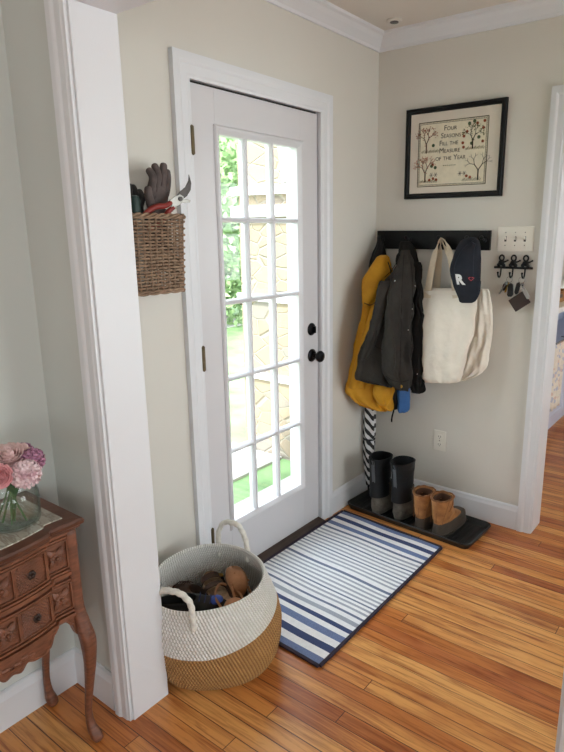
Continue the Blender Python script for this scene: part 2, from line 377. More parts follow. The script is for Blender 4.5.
# --- entry door with fifteen lites
d = sroot('door_1', (-.01, YH, .012)); X0, X1 = -.054, -.010
oy0, oy1, oz0, oz1 = -1.183, -.638, .225, 1.907      # raised lite frame, outer
gy0, gy1, gz0, gz1 = -1.150, -.668, .258, 1.875      # glass
bm = new()
box(bm, X0, YH+.003, .022, X1, oy0+.01, DT-.006); box(bm, X0, oy1-.01, .022, X1, YL-.0025, DT-.006)
box(bm, X0, oy0+.01, .022, X1, oy1-.01, oz0+.01); box(bm, X0, oy0+.01, oz1-.01, X1, oy1-.01, DT-.006)
obj('door_leaf', bm, DOORP, d, bev=.001)
bm = new(); box(bm, -.040, YH-.004, .03, -.022, YH+.0035, DT+.003); box(bm, -.040, YH-.004, DT-.0045, -.022, YL+.004, DT+.0035); box(bm, -.054, YL-.0022, .03, -.046, YL+.004, DT+.003)  # strips round the leaf, coloured dark to stand in for the gap's shade
obj('gap_shade_strip', bm, mat('painted_gap_shade', '#1d1613', .8), d)
bm = new(); LF = [(0, 0), (.004, .0), (.011, .006), (.011, .016), (.005, .024), (-.004, .033), (-.044, .033), (-.044, .0)]
def fr_loop(bm, y0, y1, z0, z1, prof, x):
    cs = [(y0, z0, 1, 1), (y1, z0, -1, 1), (y1, z1, -1, -1), (y0, z1, 1, -1)]; R = [[Vector((x+u, y+v*sy, z+v*sz)) for u, v in prof] for y, z, sy, sz in cs]
    V = [[bm.verts.new(p) for p in r] for r in R]; n = len(prof)
    for i in range(4):
        A, B = V[i], V[(i+1) % 4]
        for k in range(n): bm.faces.new((A[k], A[(k+1) % n], B[(k+1) % n], B[k]))
fr_loop(bm, oy0, oy1, oz0, oz1, LF, X1)
obj('lite_frame', bm, DOORP, d, bev=.0008)
bm = new(); ys = [-1.0, -.836]; zs = [.583, .905, 1.229, 1.559]
for y in ys:
    prism(bm, [(X1-.016, y-.011), (X1-.004, y-.006), (X1-.001, y), (X1-.004, y+.006), (X1-.016, y+.011), (X1-.03, y+.011), (X1-.042, y+.005), (X1-.042, y-.005), (X1-.03, y-.011)], gz0-.004, gz1+.004, axis='z')
for z in zs:
    prism(bm, [(X1-.016, z-.011), (X1-.004, z-.006), (X1-.0015, z), (X1-.004, z+.006), (X1-.016, z+.011), (X1-.03, z+.011), (X1-.042, z+.005), (X1-.042, z-.005), (X1-.03, z-.011)], gy0-.004, gy1+.004, axis='y')
obj('muntin_bars', bm, DOORP, d)
bm = new(); box(bm, X1-.025, gy0-.003, gz0-.003, X1-.021, gy1+.003, gz1+.003); obj('glass_pane', bm, PANE, d)
for z in (1.835, 1.028, .248):
    bm = new(); box(bm, -.012, YH-.012, z-.045, .0025, YH+.010, z+.045); tube(bm, [(.010, YH-.002, z-.052), (.010, YH-.002, z-.047), (.010, YH-.002, z+.047), (.010, YH-.002, z+.052)], [.003, .0085, .0085, .003], 12)
    obj('hinge', bm, HINGE, d, bev=.0005)
def rosette(bm, y, z, R=.032):
    fr = [(X1, R), (X1+.004, R), (X1+.010, R*.8), (X1+.012, R*.45)]
    rings(bm, [[(x, y+r*math.cos(2*PI*k/28), z+r*math.sin(2*PI*k/28)) for k in range(28)] for x, r in fr])
bm = new(); rosette(bm, -.578, .915)
kn = [(X1+.010, .011), (X1+.030, .010), (X1+.036, .016), (X1+.044, .026), (X1+.054, .029), (X1+.062, .025), (X1+.067, .012)]
rings(bm, [[(x, -.578+r*math.cos(2*PI*k/28), .915+r*math.sin(2*PI*k/28)) for k in range(28)] for x, r in kn])
obj('door_knob', bm, BRONZE, d, True)
bm = new(); rosette(bm, -.580, 1.046, .031); box(bm, X1+.01, -.584, 1.030, X1+.028, -.576, 1.062); obj('deadbolt', bm, BRONZE, d, True, bev=.001)
# ================================================================ OUTSIDE
GRASS = mat('lawn', '#7c9a66', .9, .2, 3, .4, 30); CONC = mat('pale_concrete', '#a8a6a0', .85, .06, 4, .2, 30)
def stone_mat():
    t = NT('fieldstone'); g = t.n('ShaderNodeTexCoord'); mp = t.n('ShaderNodeMapping'); mp.inputs['Scale'].default_value = (4.6, 4.6, 8.4); t.l(g.outputs['Object'], mp.inputs[0])
    v = t.n('ShaderNodeTexVoronoi', i_Scale=1.0); t.l(mp.outputs[0], v.inputs[0]); e = t.n('ShaderNodeTexVoronoi', i_Scale=1.0, feature='DISTANCE_TO_EDGE'); t.l(mp.outputs[0], e.inputs[0])
    sp = t.n('ShaderNodeSeparateColor'); t.l(v.outputs['Color'], sp.inputs[0])
    rp = t.n('ShaderNodeValToRGB'); el = rp.color_ramp  # warm fieldstone tones
    for p, c in ((0, '#7d7062'), (.35, '#8c7d69'), (.7, '#857565'), (1, '#79736c')):
        q = el.elements[0] if p == 0 else (el.elements[-1] if p == 1 else el.elements.new(p)); q.position = p; q.color = srgb(c)
    t.l(sp.outputs[0], rp.inputs[0]); mr = t.n('ShaderNodeMapRange', i_1=.012, i_2=.045); t.l(e.outputs['Distance'], mr.inputs[0])
    mx = t.n('ShaderNodeMix', data_type='RGBA'); mx.inputs['A'].default_value = srgb('#8f8678'); t.l(mr.outputs[0], mx.inputs['Factor']); t.l(rp.outputs[0], mx.inputs['B'])
    t.l(mx.outputs['Result'], t.b.inputs['Base Color']); t.b.inputs['Roughness'].default_value = .9
    bp = t.n('ShaderNodeBump', i_Strength=.6, i_Distance=.03); t.l(mr.outputs[0], bp.inputs['Height']); t.l(bp.outputs[0], t.b.inputs['Normal']); return t.m
STONE = stone_mat()
bm = new(); box(bm, -40, -30, -.45, -WT, 30, -.30); o = struct('ground', bm, GRASS)
bm = new(); box(bm, -.90, -2.6, -.3, -WT-.001, .62, -.26); struct('porch_floor', bm, CONC, bev=.01)
bm = new(); box(bm, -.42, YH-.1, -.26, -WT-.002, YL+.1, -.02); struct('porch_step', bm, CONC, bev=.01)
bm = new(); box(bm, -7.5, 1.9, -.3, -6.4, 9, -.28); box(bm, -1.78, -6, -.3, -1.22, .61, -.28); struct('garden_path', bm, CONC)
t = thing('stone_house_wing', 'tan fieldstone house wing seen through the door glass', 'building', (-.8, 1.0, -.3))
bm = new(); box(bm, -1.62, .62, -.3, -WT-.001, 1.9, 3.6); obj('wall', bm, STONE, t)
bm = new(); box(bm, -1.65, .56, 1.62, -WT-.002, .62, 1.70); box(bm, -1.65, .56, 1.78, -WT-.002, .62, 1.84); obj('trim_band', bm, TRIM, t)
bm = new(); box(bm, -1.64, .585, .98, -WT-.002, .62, 1.03); obj('trim_band', bm, TRIM, t)
bm = new(); box(bm, -1.64, .585, .35, -WT-.002, .62, .40); obj('trim_band', bm, TRIM, t)
bm = new(); tube(bm, [(-1.25, .57, 2.9), (-1.18, .57, 2.4), (-1.10, .57, 1.86)], .028, 10); obj('downpipe', bm, TRIM, t, True)
LEAF = [mat('leaves_bright', '#a3bd86', .8, .25, 2), mat('leaves_mid', '#93b27a', .8, .25, 2)]; BARK = mat('bark', '#6b5644', .9, .2, 10, .5, 20)
def leaf_cloud(R, H, n, seed):
    rd = random.Random(seed); bm = new()
    blobs = [(Vector((rd.uniform(-.6, .6)*R, rd.uniform(-.6, .6)*R, H*rd.uniform(.15, .9))), R*rd.uniform(.35, .6)) for _ in range(14)]
    for i in range(n):
        c, r = rd.choice(blobs); dv = Vector((rd.gauss(0, 1), rd.gauss(0, 1), rd.gauss(0, 1))).normalized()
        p = c+dv*r*rd.uniform(.75, 1.05); a = Vector((rd.gauss(0, 1), rd.gauss(0, 1), rd.gauss(0, 1))).normalized(); b = a.orthogonal().normalized(); s = rd.uniform(.05, .11)
        bm.faces.new([bm.verts.new(p+a*s*u+b*s*w) for u, w in ((-1, 0), (0, -.5), (1, 0), (0, .5))])
    return bm
def tree(x, y, R, H, k, lab, cat, grp, trunk=1.0):
    t = thing('tree' if trunk > .3 else 'shrub', lab, cat, (x, y, -.3), 0, grp)
    bm = leaf_cloud(R, H, 3800, k); bmesh.ops.translate(bm, verts=bm.verts, vec=(0, 0, trunk)); obj('foliage', bm, LEAF[k % 2], t, local=True)
    bm = new(); tube(bm, [(0, 0, 0), (.05, 0, trunk*.6), (0, .05, trunk+H*.5)], lambda s: .13*(1-s*.6), 10); obj('trunk', bm, BARK, t, True, local=True)
tree(-7.6, 5.2, 2.0, 2.6, 6, 'broad leafy shrub filling the garden edge behind the slender tree', 'shrub', None, .1)
tree(-6.9, 6.6, 1.9, 2.9, 7, 'dense green shrub beside the path end beyond the porch', 'shrub', None, .1)
tree(-6.2, 4.4, 1.6, 3.0, 1, 'leafy green tree through the left column of door panes', 'tree', None, .9)
tree(-8.8, 8.0, 2.4, 4.2, 2, 'taller pale green tree far behind the leafy one outside', 'tree', None, 1.0)
tree(-9.5, 4.0, 1.9, 2.4, 3, 'low rounded shrub out on the lawn beyond the door', 'shrub', None, .1)
# ================================================================ FLOOR THINGS BY THE DOOR
# striped rug: stripes run across, so each band is its own strip of faces
WHT, GRY, BLU, NAV = (mat('rug_white', '#f1f1f2', .95, .03, 60, .4, 500), mat('rug_grey', '#a9aeb9', .95, .08, 300, .4, 500), mat('rug_blue', '#7485ad', .95, .12, 250, .4, 500), mat('rug_navy', '#3f4d75', .95, .08, 200, .4, 500))
BIND = mat('rug_binding', '#2d2233', .85, .1, 60, .2, 400)
t = thing('striped_rug', 'blue and white striped rug lying on the boards before the glazed door', 'rug', (.35, -.9, 0))
FL, FR, NR, NL = Vector((.046, -.372, .006)), Vector((.650, -.413, .006)), Vector((.648, -1.415, .006)), Vector((.038, -1.385, .006))
st = [('b', 30), ('w', 30), ('n', 30), ('w', 30), ('b', 30), ('w', 24), ('d', 15), ('w', 20), ('g', 14), ('w', 15), ('g', 12), ('w', 17), ('d', 10), ('w', 16), ('g', 12), ('w', 15), ('g', 12), ('w', 15), ('d', 9), ('w', 14), ('g', 12), ('w', 14), ('g', 12), ('w', 14), ('g', 12), ('w', 26),
      ('d', 16), ('w', 14), ('g', 12), ('w', 14), ('g', 12), ('w', 14), ('g', 12), ('w', 14), ('g', 12), ('w', 14), ('d', 9), ('w', 14), ('g', 12), ('w', 14), ('g', 12), ('w', 20), ('d', 12), ('w', 22), ('g', 22), ('w', 24), ('n', 22), ('w', 26), ('b', 34), ('w', 34), ('n', 34), ('w', 34), ('b', 36)]
tot = sum(w for _, w in st); idx = {'w': 0, 'g': 1, 'b': 2, 'n': 3, 'd': 4}
bm = new(); NX = 30; acc = 0; rows = [0]
for _, w in st: acc += w; rows.append(acc/tot)
def rp(u, v):
    p = (FL.lerp(FR, u)).lerp(NL.lerp(NR, u), v)
    p.z = .006+.0022*math.sin(u*9+v*5)*math.sin(v*14+1.3)*(1 if .03 < u < .97 else .3)+ .0012; return p
prev = [bm.verts.new(rp(i/NX, 0)) for i in range(NX+1)]
for k, (c, w) in enumerate(st):
    sub = 2
    for s in range(sub):
        v = rows[k]+(rows[k+1]-rows[k])*(s+1)/sub; cur = [bm.verts.new(rp(i/NX, v)) for i in range(NX+1)]
        for i in range(NX):
            f = bm.faces.new((prev[i], prev[i+1], cur[i+1], cur[i])); f.material_index = idx[c]
        prev = cur
geom = bmesh.ops.extrude_face_region(bm, geom=bm.faces[:])
for g in geom['geom']:
    if isinstance(g, bmesh.types.BMVert): g.co.z = .0005
SLATE = mat('rug_slate', '#6c7890', .95, .08, 200, .4, 500)
obj('woven_field', bm, [WHT, GRY, BLU, NAV, SLATE], t)
for a, b, c, e in (((0, 0), (1, 0), 0, -1), ((1, 0), (1, 1), 1, 0), ((1, 1), (0, 1), 0, 1), ((0, 1), (0, 0), -1, 0)):
    P = [rp(a[0]+(b[0]-a[0])*i/24, a[1]+(b[1]-a[1])*i/24) for i in range(25)]
    bm = new(); ribbon(bm, [Vector((p.x+c*.003, p.y-e*.003, .0065)) for p in P], (c, -e, 0), .013, .010); obj('edge_binding', bm, BIND, t, bev=.002)
# boot tray
RUB = mat('black_rubber', '#151515', .42, .1, 20, .15, 120)
TR = Matrix.Translation((.405, -.200, 0)) @ Matrix.Rotation(math.radians(-3.5), 4, 'Z')
t = thing('boot_tray', 'long black rubber boot tray along the base of the coat wall', 'boot tray', (.405, -.2, 0))
def rrect(hx, hy, r, z, n=6):
    out = []
    for cx, cy, a0 in ((hx-r, hy-r, 0), (-hx+r, hy-r, PI/2), (-hx+r, -hy+r, PI), (hx-r, -hy+r, 1.5*PI)):
        for k in range(n+1): a = a0+PI/2*k/n; out.append(Vector((cx+r*math.cos(a), cy+r*math.sin(a), z)))
    return out
bm = new(); HX, HY = .375, .148
rings(bm, [rrect(HX-.014, HY-.014, .03, .0), rrect(HX-.004, HY-.004, .038, .022), rrect(HX, HY, .042, .030), rrect(HX-.002, HY-.002, .041, .033), rrect(HX-.009, HY-.009, .035, .031), rrect(HX-.020, HY-.020, .028, .012), rrect(HX-.032, HY-.032, .02, .009)], True, True)
bmesh.ops.transform(bm, matrix=TR, verts=bm.verts); obj('tray_body', bm, RUB, t, True, ang=60)
bm = new()
for i in range(-15, 16):
    x = i*.0215; obox(bm, (x, 0, .0105), Vector((.0022, 0, 0)), Vector((0, HY-.045, 0)), Vector((0, 0, .0018)))
bmesh.ops.transform(bm, matrix=TR, verts=bm.verts); obj('ribbed_floor', bm, RUB, t)
# footwear: stacked rings from sole to topline; +y is the toe
def foot_ring(z, back, front, hw, n=28, tw=1.0, lean=0, waist=.0):
    L = front-back; out = []
    for k in range(n):
        a = 2*PI*k/n; s = math.sin(a); c = math.cos(a)
        y = (s*.5+.5); w = hw*(1-.10*math.cos(PI*(y))*tw)*(1-waist*math.exp(-((y-.42)/.16)**2))
        x = w*math.copysign(abs(c)**.72, c)+lean*L*y*y*.12
        out.append(Vector((x, back+L*y, z)))
    return out
def resamp(sec, k=5):
    P = [Vector(s[:3]) for s in sec]; Q = [s[3] for s in sec]; out = []
    for i in range(len(sec)-1):
        for j in range(k):
            f = j/k; out.append(tuple(P[i].lerp(P[i+1], f))+(Q[i]+(Q[i+1]-Q[i])*f,))
    out.append(tuple(sec[-1])); return out
def smooth_sec(sec, k=5):
    pts = [Vector(s[:3]) for s in sec]; a = catmull(pts, k); b = catmull([Vector((s[3], 0, 0)) for s in sec], k)
    return [(p.x, p.y, p.z, q.x) for p, q in zip(a, b)]
def boot_part(bm, sec, inner=True, lean=0, wr=0, seed=0, waist=0, thick=.004, depth=None):
    S = smooth_sec(sec); R = []
    for z, b, f, w in S:
        r = foot_ring(z, b, f, w, lean=lean, waist=waist)
        if wr:
            for p in r:
                nn = noise.noise(Vector((p.x*30+seed, p.y*30, p.z*38)))*wr; c = Vector((0, (b+f)/2, z)); dd = (p-c); dd.z = 0; p += dd.normalized()*nn
        R.append(r)
    if inner:
        z, b, f, w = S[-1]; R.append(foot_ring(z+.001, b+thick, f-thick, w-thick, lean=lean))
        dz = depth or .06
        for q in (.3, 1): R.append(foot_ring(z-dz*q, b+thick*1.4, f-thick*1.4, w-thick*1.4, lean=lean))
    rings(bm, R)
def place(o_list_root): pass
NEO = mat('black_neoprene', '#1b1c1e', .45, .12, 14, .15, 80, spec=.3); MUCK = mat('muddy_rubber', '#6d665c', .8, .25, 22, .6, 90, col2='#4e4943'); GSTR = mat('grey_rubber_strip', '#55585c', .35)
def tall_boot(loc, rz, lab, tilt=0):
    t = thing('rubber_boot', lab, 'boot', loc, rz, 'tall boots on the tray')
    bm = new(); boot_part(bm, [(0, -.045, .225, .046), (.012, -.048, .232, .048), (.026, -.047, .230, .047)], False, .3, waist=.12); obj('sole', bm, MUCK, t, True, local=True)
    bm = new(); boot_part(bm, [(.024, -.049, .226, .054), (.05, -.050, .218, .054), (.075, -.050, .19, .053), (.10, -.050, .135, .050), (.135, -.053, .090, .050), (.178, -.057, .076, .0505)], False, .25, .005, 2); obj('rubber_shoe', bm, MUCK, t, True, local=True)
    bm = new(); boot_part(bm, [(.150, -.050, .072, .046), (.18, -.055, .070, .048), (.23, -.062, .071, .050), (.28, -.067, .073, .054), (.325, -.071, .075, .057)], True, 0, .003, 5, thick=.005, depth=.22); obj('shaft', bm, NEO, t, True, local=True)
    bm = new(); ribbon(bm, [(0, -.052-.0015, .12), (0, -.058-.0015, .18), (0, -.066-.0015, .24), (0, -.0725-.0015, .29), (0, -.0755-.001, .32)], (1, 0, 0), .020, .004); obj('heel_strip', bm, GSTR, t, local=True, bev=.001)
    bm = new(); tube(bm, [(-.004, -.078, .30), (-.012, -.083, .325), (0, -.081, .343), (.012, -.083, .325), (.004, -.078, .30)], .003, 6); obj('pull_loop', bm, NEO, t, True, local=True)
    return t
tall_boot((.212, -.268, .012), math.radians(0), 'tall black boot with muddy grey foot, nearest the umbrella')
tall_boot((.342, -.258, .012), math.radians(-4), 'tall black boot with muddy grey foot, beside the tan boots')
TAN = mat('tan_leather', '#b27c48', .65, .14, 26, .5, 40, col2='#8a5a33', bdist=.008); DKR = mat('brown_rubber_sole', '#4a4037', .7, .2, 25, .4, 90, col2='#3f372f'); LINING = mat('dark_brown_lining', '#54331f', .8, .1, 20)
LACE = mat('rawhide_lace', '#8a5c33', .6, .1, 80)
def duck_boot(loc, rz, lab):
    t = thing('duck_boot', lab, 'boot', loc, rz, 'pair of tan lace-up boots')
    bm = new(); boot_part(bm, [(0, -.045, .235, .050), (.010, -.047, .240, .052), (.022, -.044, .236, .050)], False, .3, waist=.10)
    for i in range(14):
        obox(bm, (0, -.03+i*.019, .004), Vector((.052, 0, 0)), Vector((0, .004, 0)), Vector((0, 0, .004)))
    obj('tread_sole', bm, DKR, t, True, local=True)
    bm = new(); boot_part(bm, [(.020, -.043, .234, .050), (.040, -.045, .232, .0505), (.062, -.046, .222, .050), (.070, -.042, .212, .047)], False, .3); obj('rubber_shell', bm, DKR, t, True, local=True)
    bm = new(); boot_part(bm, [(.064, -.042, .190, .045), (.078, -.044, .165, .045), (.096, -.046, .128, .044), (.110, -.048, .096, .045), (.140, -.050, .074, .047), (.175, -.053, .068, .049), (.200, -.056, .068, .051)], True, .2, .0035, 9, thick=.006, depth=.11); obj('leather_upper', bm, TAN, t, True, local=True)
    bm = new(); boot_part(bm, [(.160, -.043, .058, .040), (.190, -.047, .058, .042), (.197, -.047, .056, .041)], True, 0, .003, 3, depth=.10); obj('lining', bm, LINING, t, True, local=True)
    bm = new()
    for i in range(5):
        z = .090+i*.020; y = (.128, .098, .080, .070, .064)[i]
        tube(bm, catmull([(-.026, y-.022, z), (-.012, y, z+.006), (.0, y+.006, z+.008), (.012, y, z+.004), (.026, y-.022, z)], 4), .0024, 6)
    tube(bm, catmull([(.010, .062, .176), (.040, .050, .190), (.052, .02, .170), (.048, .0, .135)], 6), .0023, 6)
    tube(bm, catmull([(-.010, .062, .176), (-.038, .052, .192), (-.050, .03, .165), (-.048, .02, .140)], 6), .0023, 6)
    obj('laces', bm, LACE, t, True, local=True)
    bm = new()
    for sx in (-1, 1):
        tube(bm, catmull([(sx*.030, -.043, .072), (sx*.036, -.036, .11), (sx*.043, -.022, .15), (sx*.049, -.010, .197)], 6), .0014, 6)
    tube(bm, [(0, -.046, .075), (0, -.0485, .10), (0, -.0505, .13)], .0016, 6)
    for q in range(26):
        a = PI+PI*q/25; ball(bm, (.047*math.cos(a), .045+.092*math.sin(a), .0725), .0016, seg=6)
    obj('stitched_seams', bm, LACE, t, True, local=True)
    bm = new(); P = [p+Vector((0, 0, .0015*math.sin(k*1.7))) for k, p in enumerate(foot_ring(.2015, -.058, .070, .0525, n=40))]; loop_tube(bm, P, .0042, 8); obj('padded_collar', bm, mat('collar_leather', '#8b5c38', .8, .15, 30, .4, 90), t, True, local=True)
    bm = new(); ribbon(bm, [(0, -.047, .13), (0, -.052, .16), (0, -.0575, .195), (0, -.050, .197)], (1, 0, 0), .012, .003); obj('heel_tab', bm, TAN, t, local=True)
    return t
duck_boot((.487, -.295, .012), math.radians(3), 'tan leather lace-up boot in the middle of the tray, beside the black pair')
duck_boot((.590, -.300, .012), math.radians(-2), 'tan leather lace-up boot nearest the tray end, toe turned to doorway')
# striped umbrella standing closed in the corner behind the boots
ST_W = mat('umbrella_white', '#dcdcdc', .6, .05, 30); ST_B = mat('umbrella_black', '#18191d', .6, .05, 30)
def stripe_mat():
    t = NT('black_white_stripes'); tc = t.n('ShaderNodeTexCoord'); mp = t.n('ShaderNodeMapping'); mp.inputs['Rotation'].default_value = (0, math.radians(38), 0); t.l(tc.outputs['Object'], mp.inputs[0])
    w = t.n('ShaderNodeTexWave', i_Scale=9.0, i_Distortion=.4, i_Detail=1.0, bands_direction='X'); w.inputs['Detail Scale'].default_value = 1.5; t.l(mp.outputs[0], w.inputs[0])
    rp_ = t.n('ShaderNodeValToRGB'); rp_.color_ramp.interpolation = 'CONSTANT'; e = rp_.color_ramp.elements; e[0].color = srgb('#191a1e'); e[1].position = .5; e[1].color = srgb('#d9d9db'); t.l(w.outputs['Fac'], rp_.inputs[0])
    t.l(rp_.outputs[0], t.b.inputs['Base Color']); t.b.inputs['Roughness'].default_value = .6; return t.m
t = thing('umbrella', 'closed black and white striped umbrella standing in the corner under the yellow raincoat', 'umbrella', (.040, -.100, .013))
bm = new(); prof = []
for i in range(60):
    s = i/59; z = .05+s*.50; r = .013+.026*math.sin(min(1, s*1.5)*PI/2)*(1-.25*s)
    if abs(z-.335) < .02: r -= .008*(1-abs(z-.335)/.02)
    prof.append((z, r))
R = []
for z, r in prof:
    R.append([Vector((.040, -.100, .013+z))+Vector((math.cos(a), math.sin(a), 0))*r*(1+.13*math.sin(5*a+z*9)) for a in [2*PI*k/40 for k in range(40)]])
rings(bm, R); obj('canopy', bm, stripe_mat(), t, True)
bm = new(); tube(bm, [(.040, -.100, .013), (.040, -.100, .02), (.040, -.100, .075)], [.003, .005, .008], 10); obj('ferrule', bm, BRONZE, t, True)
bm = new(); tube(bm, [(.040, -.100, .55), (.040, -.100, .60), (.040, -.100, .66)], .009, 10); tube(bm, catmull([(.040, -.100, .65), (.040, -.100, .70), (.040, -.112, .725), (.040, -.137, .715), (.040, -.142, .69)], 6), .010, 10); obj('handle', bm, BLACKW, t, True)
bm = new(); loop_tube(bm, [(.040+.031*math.cos(a), -.100+.031*math.sin(a), .350) for a in [2*PI*k/24 for k in range(24)]], .005, 6); obj('closure_strap', bm, ST_B, t, True)
# ================================================================ ROPE BASKET OF SHOES
def rope_mat(name, c1, c2, per=.0085):
    t = NT(name); tc = t.n('ShaderNodeTexCoord'); sx = t.n('ShaderNodeSeparateXYZ'); t.l(tc.outputs['Object'], sx.inputs[0])
    an = t.n('ShaderNodeMath', operation='ARCTAN2'); t.l(sx.outputs[1], an.inputs[0]); t.l(sx.outputs[0], an.inputs[1])
    s1 = t.n('ShaderNodeMath', operation='MULTIPLY', i_1=132.0); t.l(an.outputs[0], s1.inputs[0])
    s2 = t.n('ShaderNodeMath', operation='MULTIPLY', i_1=2*PI/per*.5); t.l(sx.outputs[2], s2.inputs[0])
    ad = t.n('ShaderNodeMath', operation='ADD'); t.l(s1.outputs[0], ad.inputs[0]); t.l(s2.outputs[0], ad.inputs[1])
    si = t.n('ShaderNodeMath', operation='SINE'); t.l(ad.outputs[0], si.inputs[0])
    nz = t.n('ShaderNodeTexNoise', i_Scale=35.0); t.l(tc.outputs['Object'], nz.inputs['Vector'])
    mr = t.n('ShaderNodeMapRange', i_1=-1.0, i_2=.2); t.l(si.outputs[0], mr.inputs[0])
    m2 = t.n('ShaderNodeMath', operation='MULTIPLY_ADD', i_1=.9, i_2=.25); t.l(nz.outputs['Fac'], m2.inputs[0]); 
    mm = t.n('ShaderNodeMath', operation='MULTIPLY'); mm.use_clamp = True; t.l(mr.outputs[0], mm.inputs[0]); t.l(m2.outputs[0], mm.inputs[1])
    mx = t.n('ShaderNodeMix', data_type='RGBA'); mx.inputs['A'].default_value = srgb(c2); mx.inputs['B'].default_value = srgb(c1); t.l(mm.outputs[0], mx.inputs['Factor'])
    t.l(mx.outputs['Result'], t.b.inputs['Base Color']); t.b.inputs['Roughness'].default_value = .85
    bp = t.n('ShaderNodeBump', i_Strength=.8, i_Distance=.003); t.l(si.outputs[0], bp.inputs['Height']); t.l(bp.outputs[0], t.b.inputs['Normal']); return t.m
ROPE = rope_mat('white_cotton_rope', '#f8f6f2', '#d9d4cc', .0124); GRASSR = rope_mat('seagrass_rope', '#c4955b', '#94683c', .0130)
BX, BY = .30, -1.572
def bas(z):                              # centre and radius of the belly at height z; the rim leans a little
    P = [(0, .188), (.015, .206), (.05, .226), (.10, .237), (.15, .240), (.20, .236), (.25, .225), (.30, .211), (.335, .203)]
    for (a, ra), (b, rb) in zip(P, P[1:]):
        if z <= b: f = (z-a)/(b-a); f = f*f*(3-2*f) if False else f; r = ra+(rb-ra)*f; break
    else: r = P[-1][1]
    s = max(0, z-.15)/.185
    return r, Vector((BX, BY-.036*s, 0))
def bring(z, dr, n=72):
    r, c = bas(z); s = max(0, z-.15)/.185; out = []
    for k in range(n):
        a = 2*PI*k/n; ca, sa = math.cos(a), math.sin(a)
        rr = (r+dr)*(1+.02*math.sin(3*a+.5)*s)*(1+.03*(1-s)*(math.cos(4*a)))
        out.append(Vector((c.x+rr*ca, c.y+rr*sa, z+.047*rr*sa*s*s)))
    return out
SPL = .155
t = thing('rope_basket', 'two-tone rope floor basket, white above and tan below, full of shoes', 'basket', (BX, BY, 0))
def split_z(k, n=72):
    a = 2*PI*k/n; q = max(0, math.cos(a)*.8+math.sin(a)*.6); return SPL+.068*q**1.4
def coil_to(z0f, z1f, per_n):              # coils between two heights that vary round the basket
    R = []; q = 5
    for i in range(per_n*q+1):
        ring = []
        for k in range(72):
            z = z0f(k)+(z1f(k)-z0f(k))*i/(per_n*q); ring.append(bring(z, .0040*abs(math.sin(PI*i/q)))[k])
        R.append(ring)
    return R
def coil(bm, z0, z1, per, inner_to=None):
    R = []; n = int((z1-z0)/per); q = 5
    for i in range(n*q+1): z = z0+(z1-z0)*i/(n*q); R.append(bring(z, .0040*abs(math.sin(PI*i/q))))
    return R
bm = new(); R = [[Vector((BX, BY, .0))+(p-Vector((BX, BY, 0)))*.05 for p in bring(0, 0)]]+coil_to(lambda k: 0, split_z, 14)
rings(bm, R, True, False); obj('tan_base', bm, GRASSR, t, True, ang=180)
bm = new(); R = coil_to(split_z, lambda k: .335, 14)
for i in range(7): a = PI*i/6; R.append(bring(.335, -.004+.004*math.cos(a)+0)); 
for p, a in zip(R[-7:], [PI*i/6 for i in range(7)]):
    for w in p: w.z += .004*math.sin(a)
n = 26
for i in range(n*4+1): z = .335-(.335-.02)*i/(n*4); R.append(bring(z, -.009-.0028*abs(math.sin(PI*i/4))))
R.append([Vector((BX, BY, .02))+(p-Vector((BX, BY, .02)))*.05 for p in bring(.02, -.01)])
rings(bm, R, False, True); obj('white_wall', bm, ROPE, t, True, ang=180)
HROPE = mat('white_handle_rope', '#e6e2d9', .85, .08, 60, .6, 160)
def rim_pt(a, dr=0, dz=0): 
    r = bring(.335, dr); k = int(round(a/(2*PI)*72)) % 72; return r[k]+Vector((0, 0, dz))
def bhandle(ac, da, h, outw):
    A, B = rim_pt(ac-da, .004), rim_pt(ac+da, .004); mid = (A+B)/2; out = Vector((math.cos(ac), math.sin(ac), 0))
    P = [A+Vector((0, 0, -.055))+out*.004, A+out*.006, A.lerp(mid, .12)+Vector((0, 0, h*.55))+out*outw*.5, A.lerp(mid, .5)+Vector((0, 0, h*.93))+out*outw*.9, mid+Vector((0, 0, h))+out*outw, B.lerp(mid, .5)+Vector((0, 0, h*.93))+out*outw*.9, B.lerp(mid, .12)+Vector((0, 0, h*.55))+out*outw*.5, B+out*.006, B+Vector((0, 0, -.055))+out*.004]
    C_ = catmull(P, 10); fr = frames(C_); bm = new(); R = []
    for i, (p, tt, a, b) in enumerate(fr):
        R.append([p+(a*math.cos(q)+b*math.sin(q))*(.0098+.0014*math.sin(3*q+i*.9)) for q in [2*PI*k/14 for k in range(14)]])
    rings(bm, R); obj('handle', bm, HROPE, t, True, ang=180)
bhandle(math.radians(106), .30, .098, .0)
bhandle(math.radians(284), .36, .072, .004)
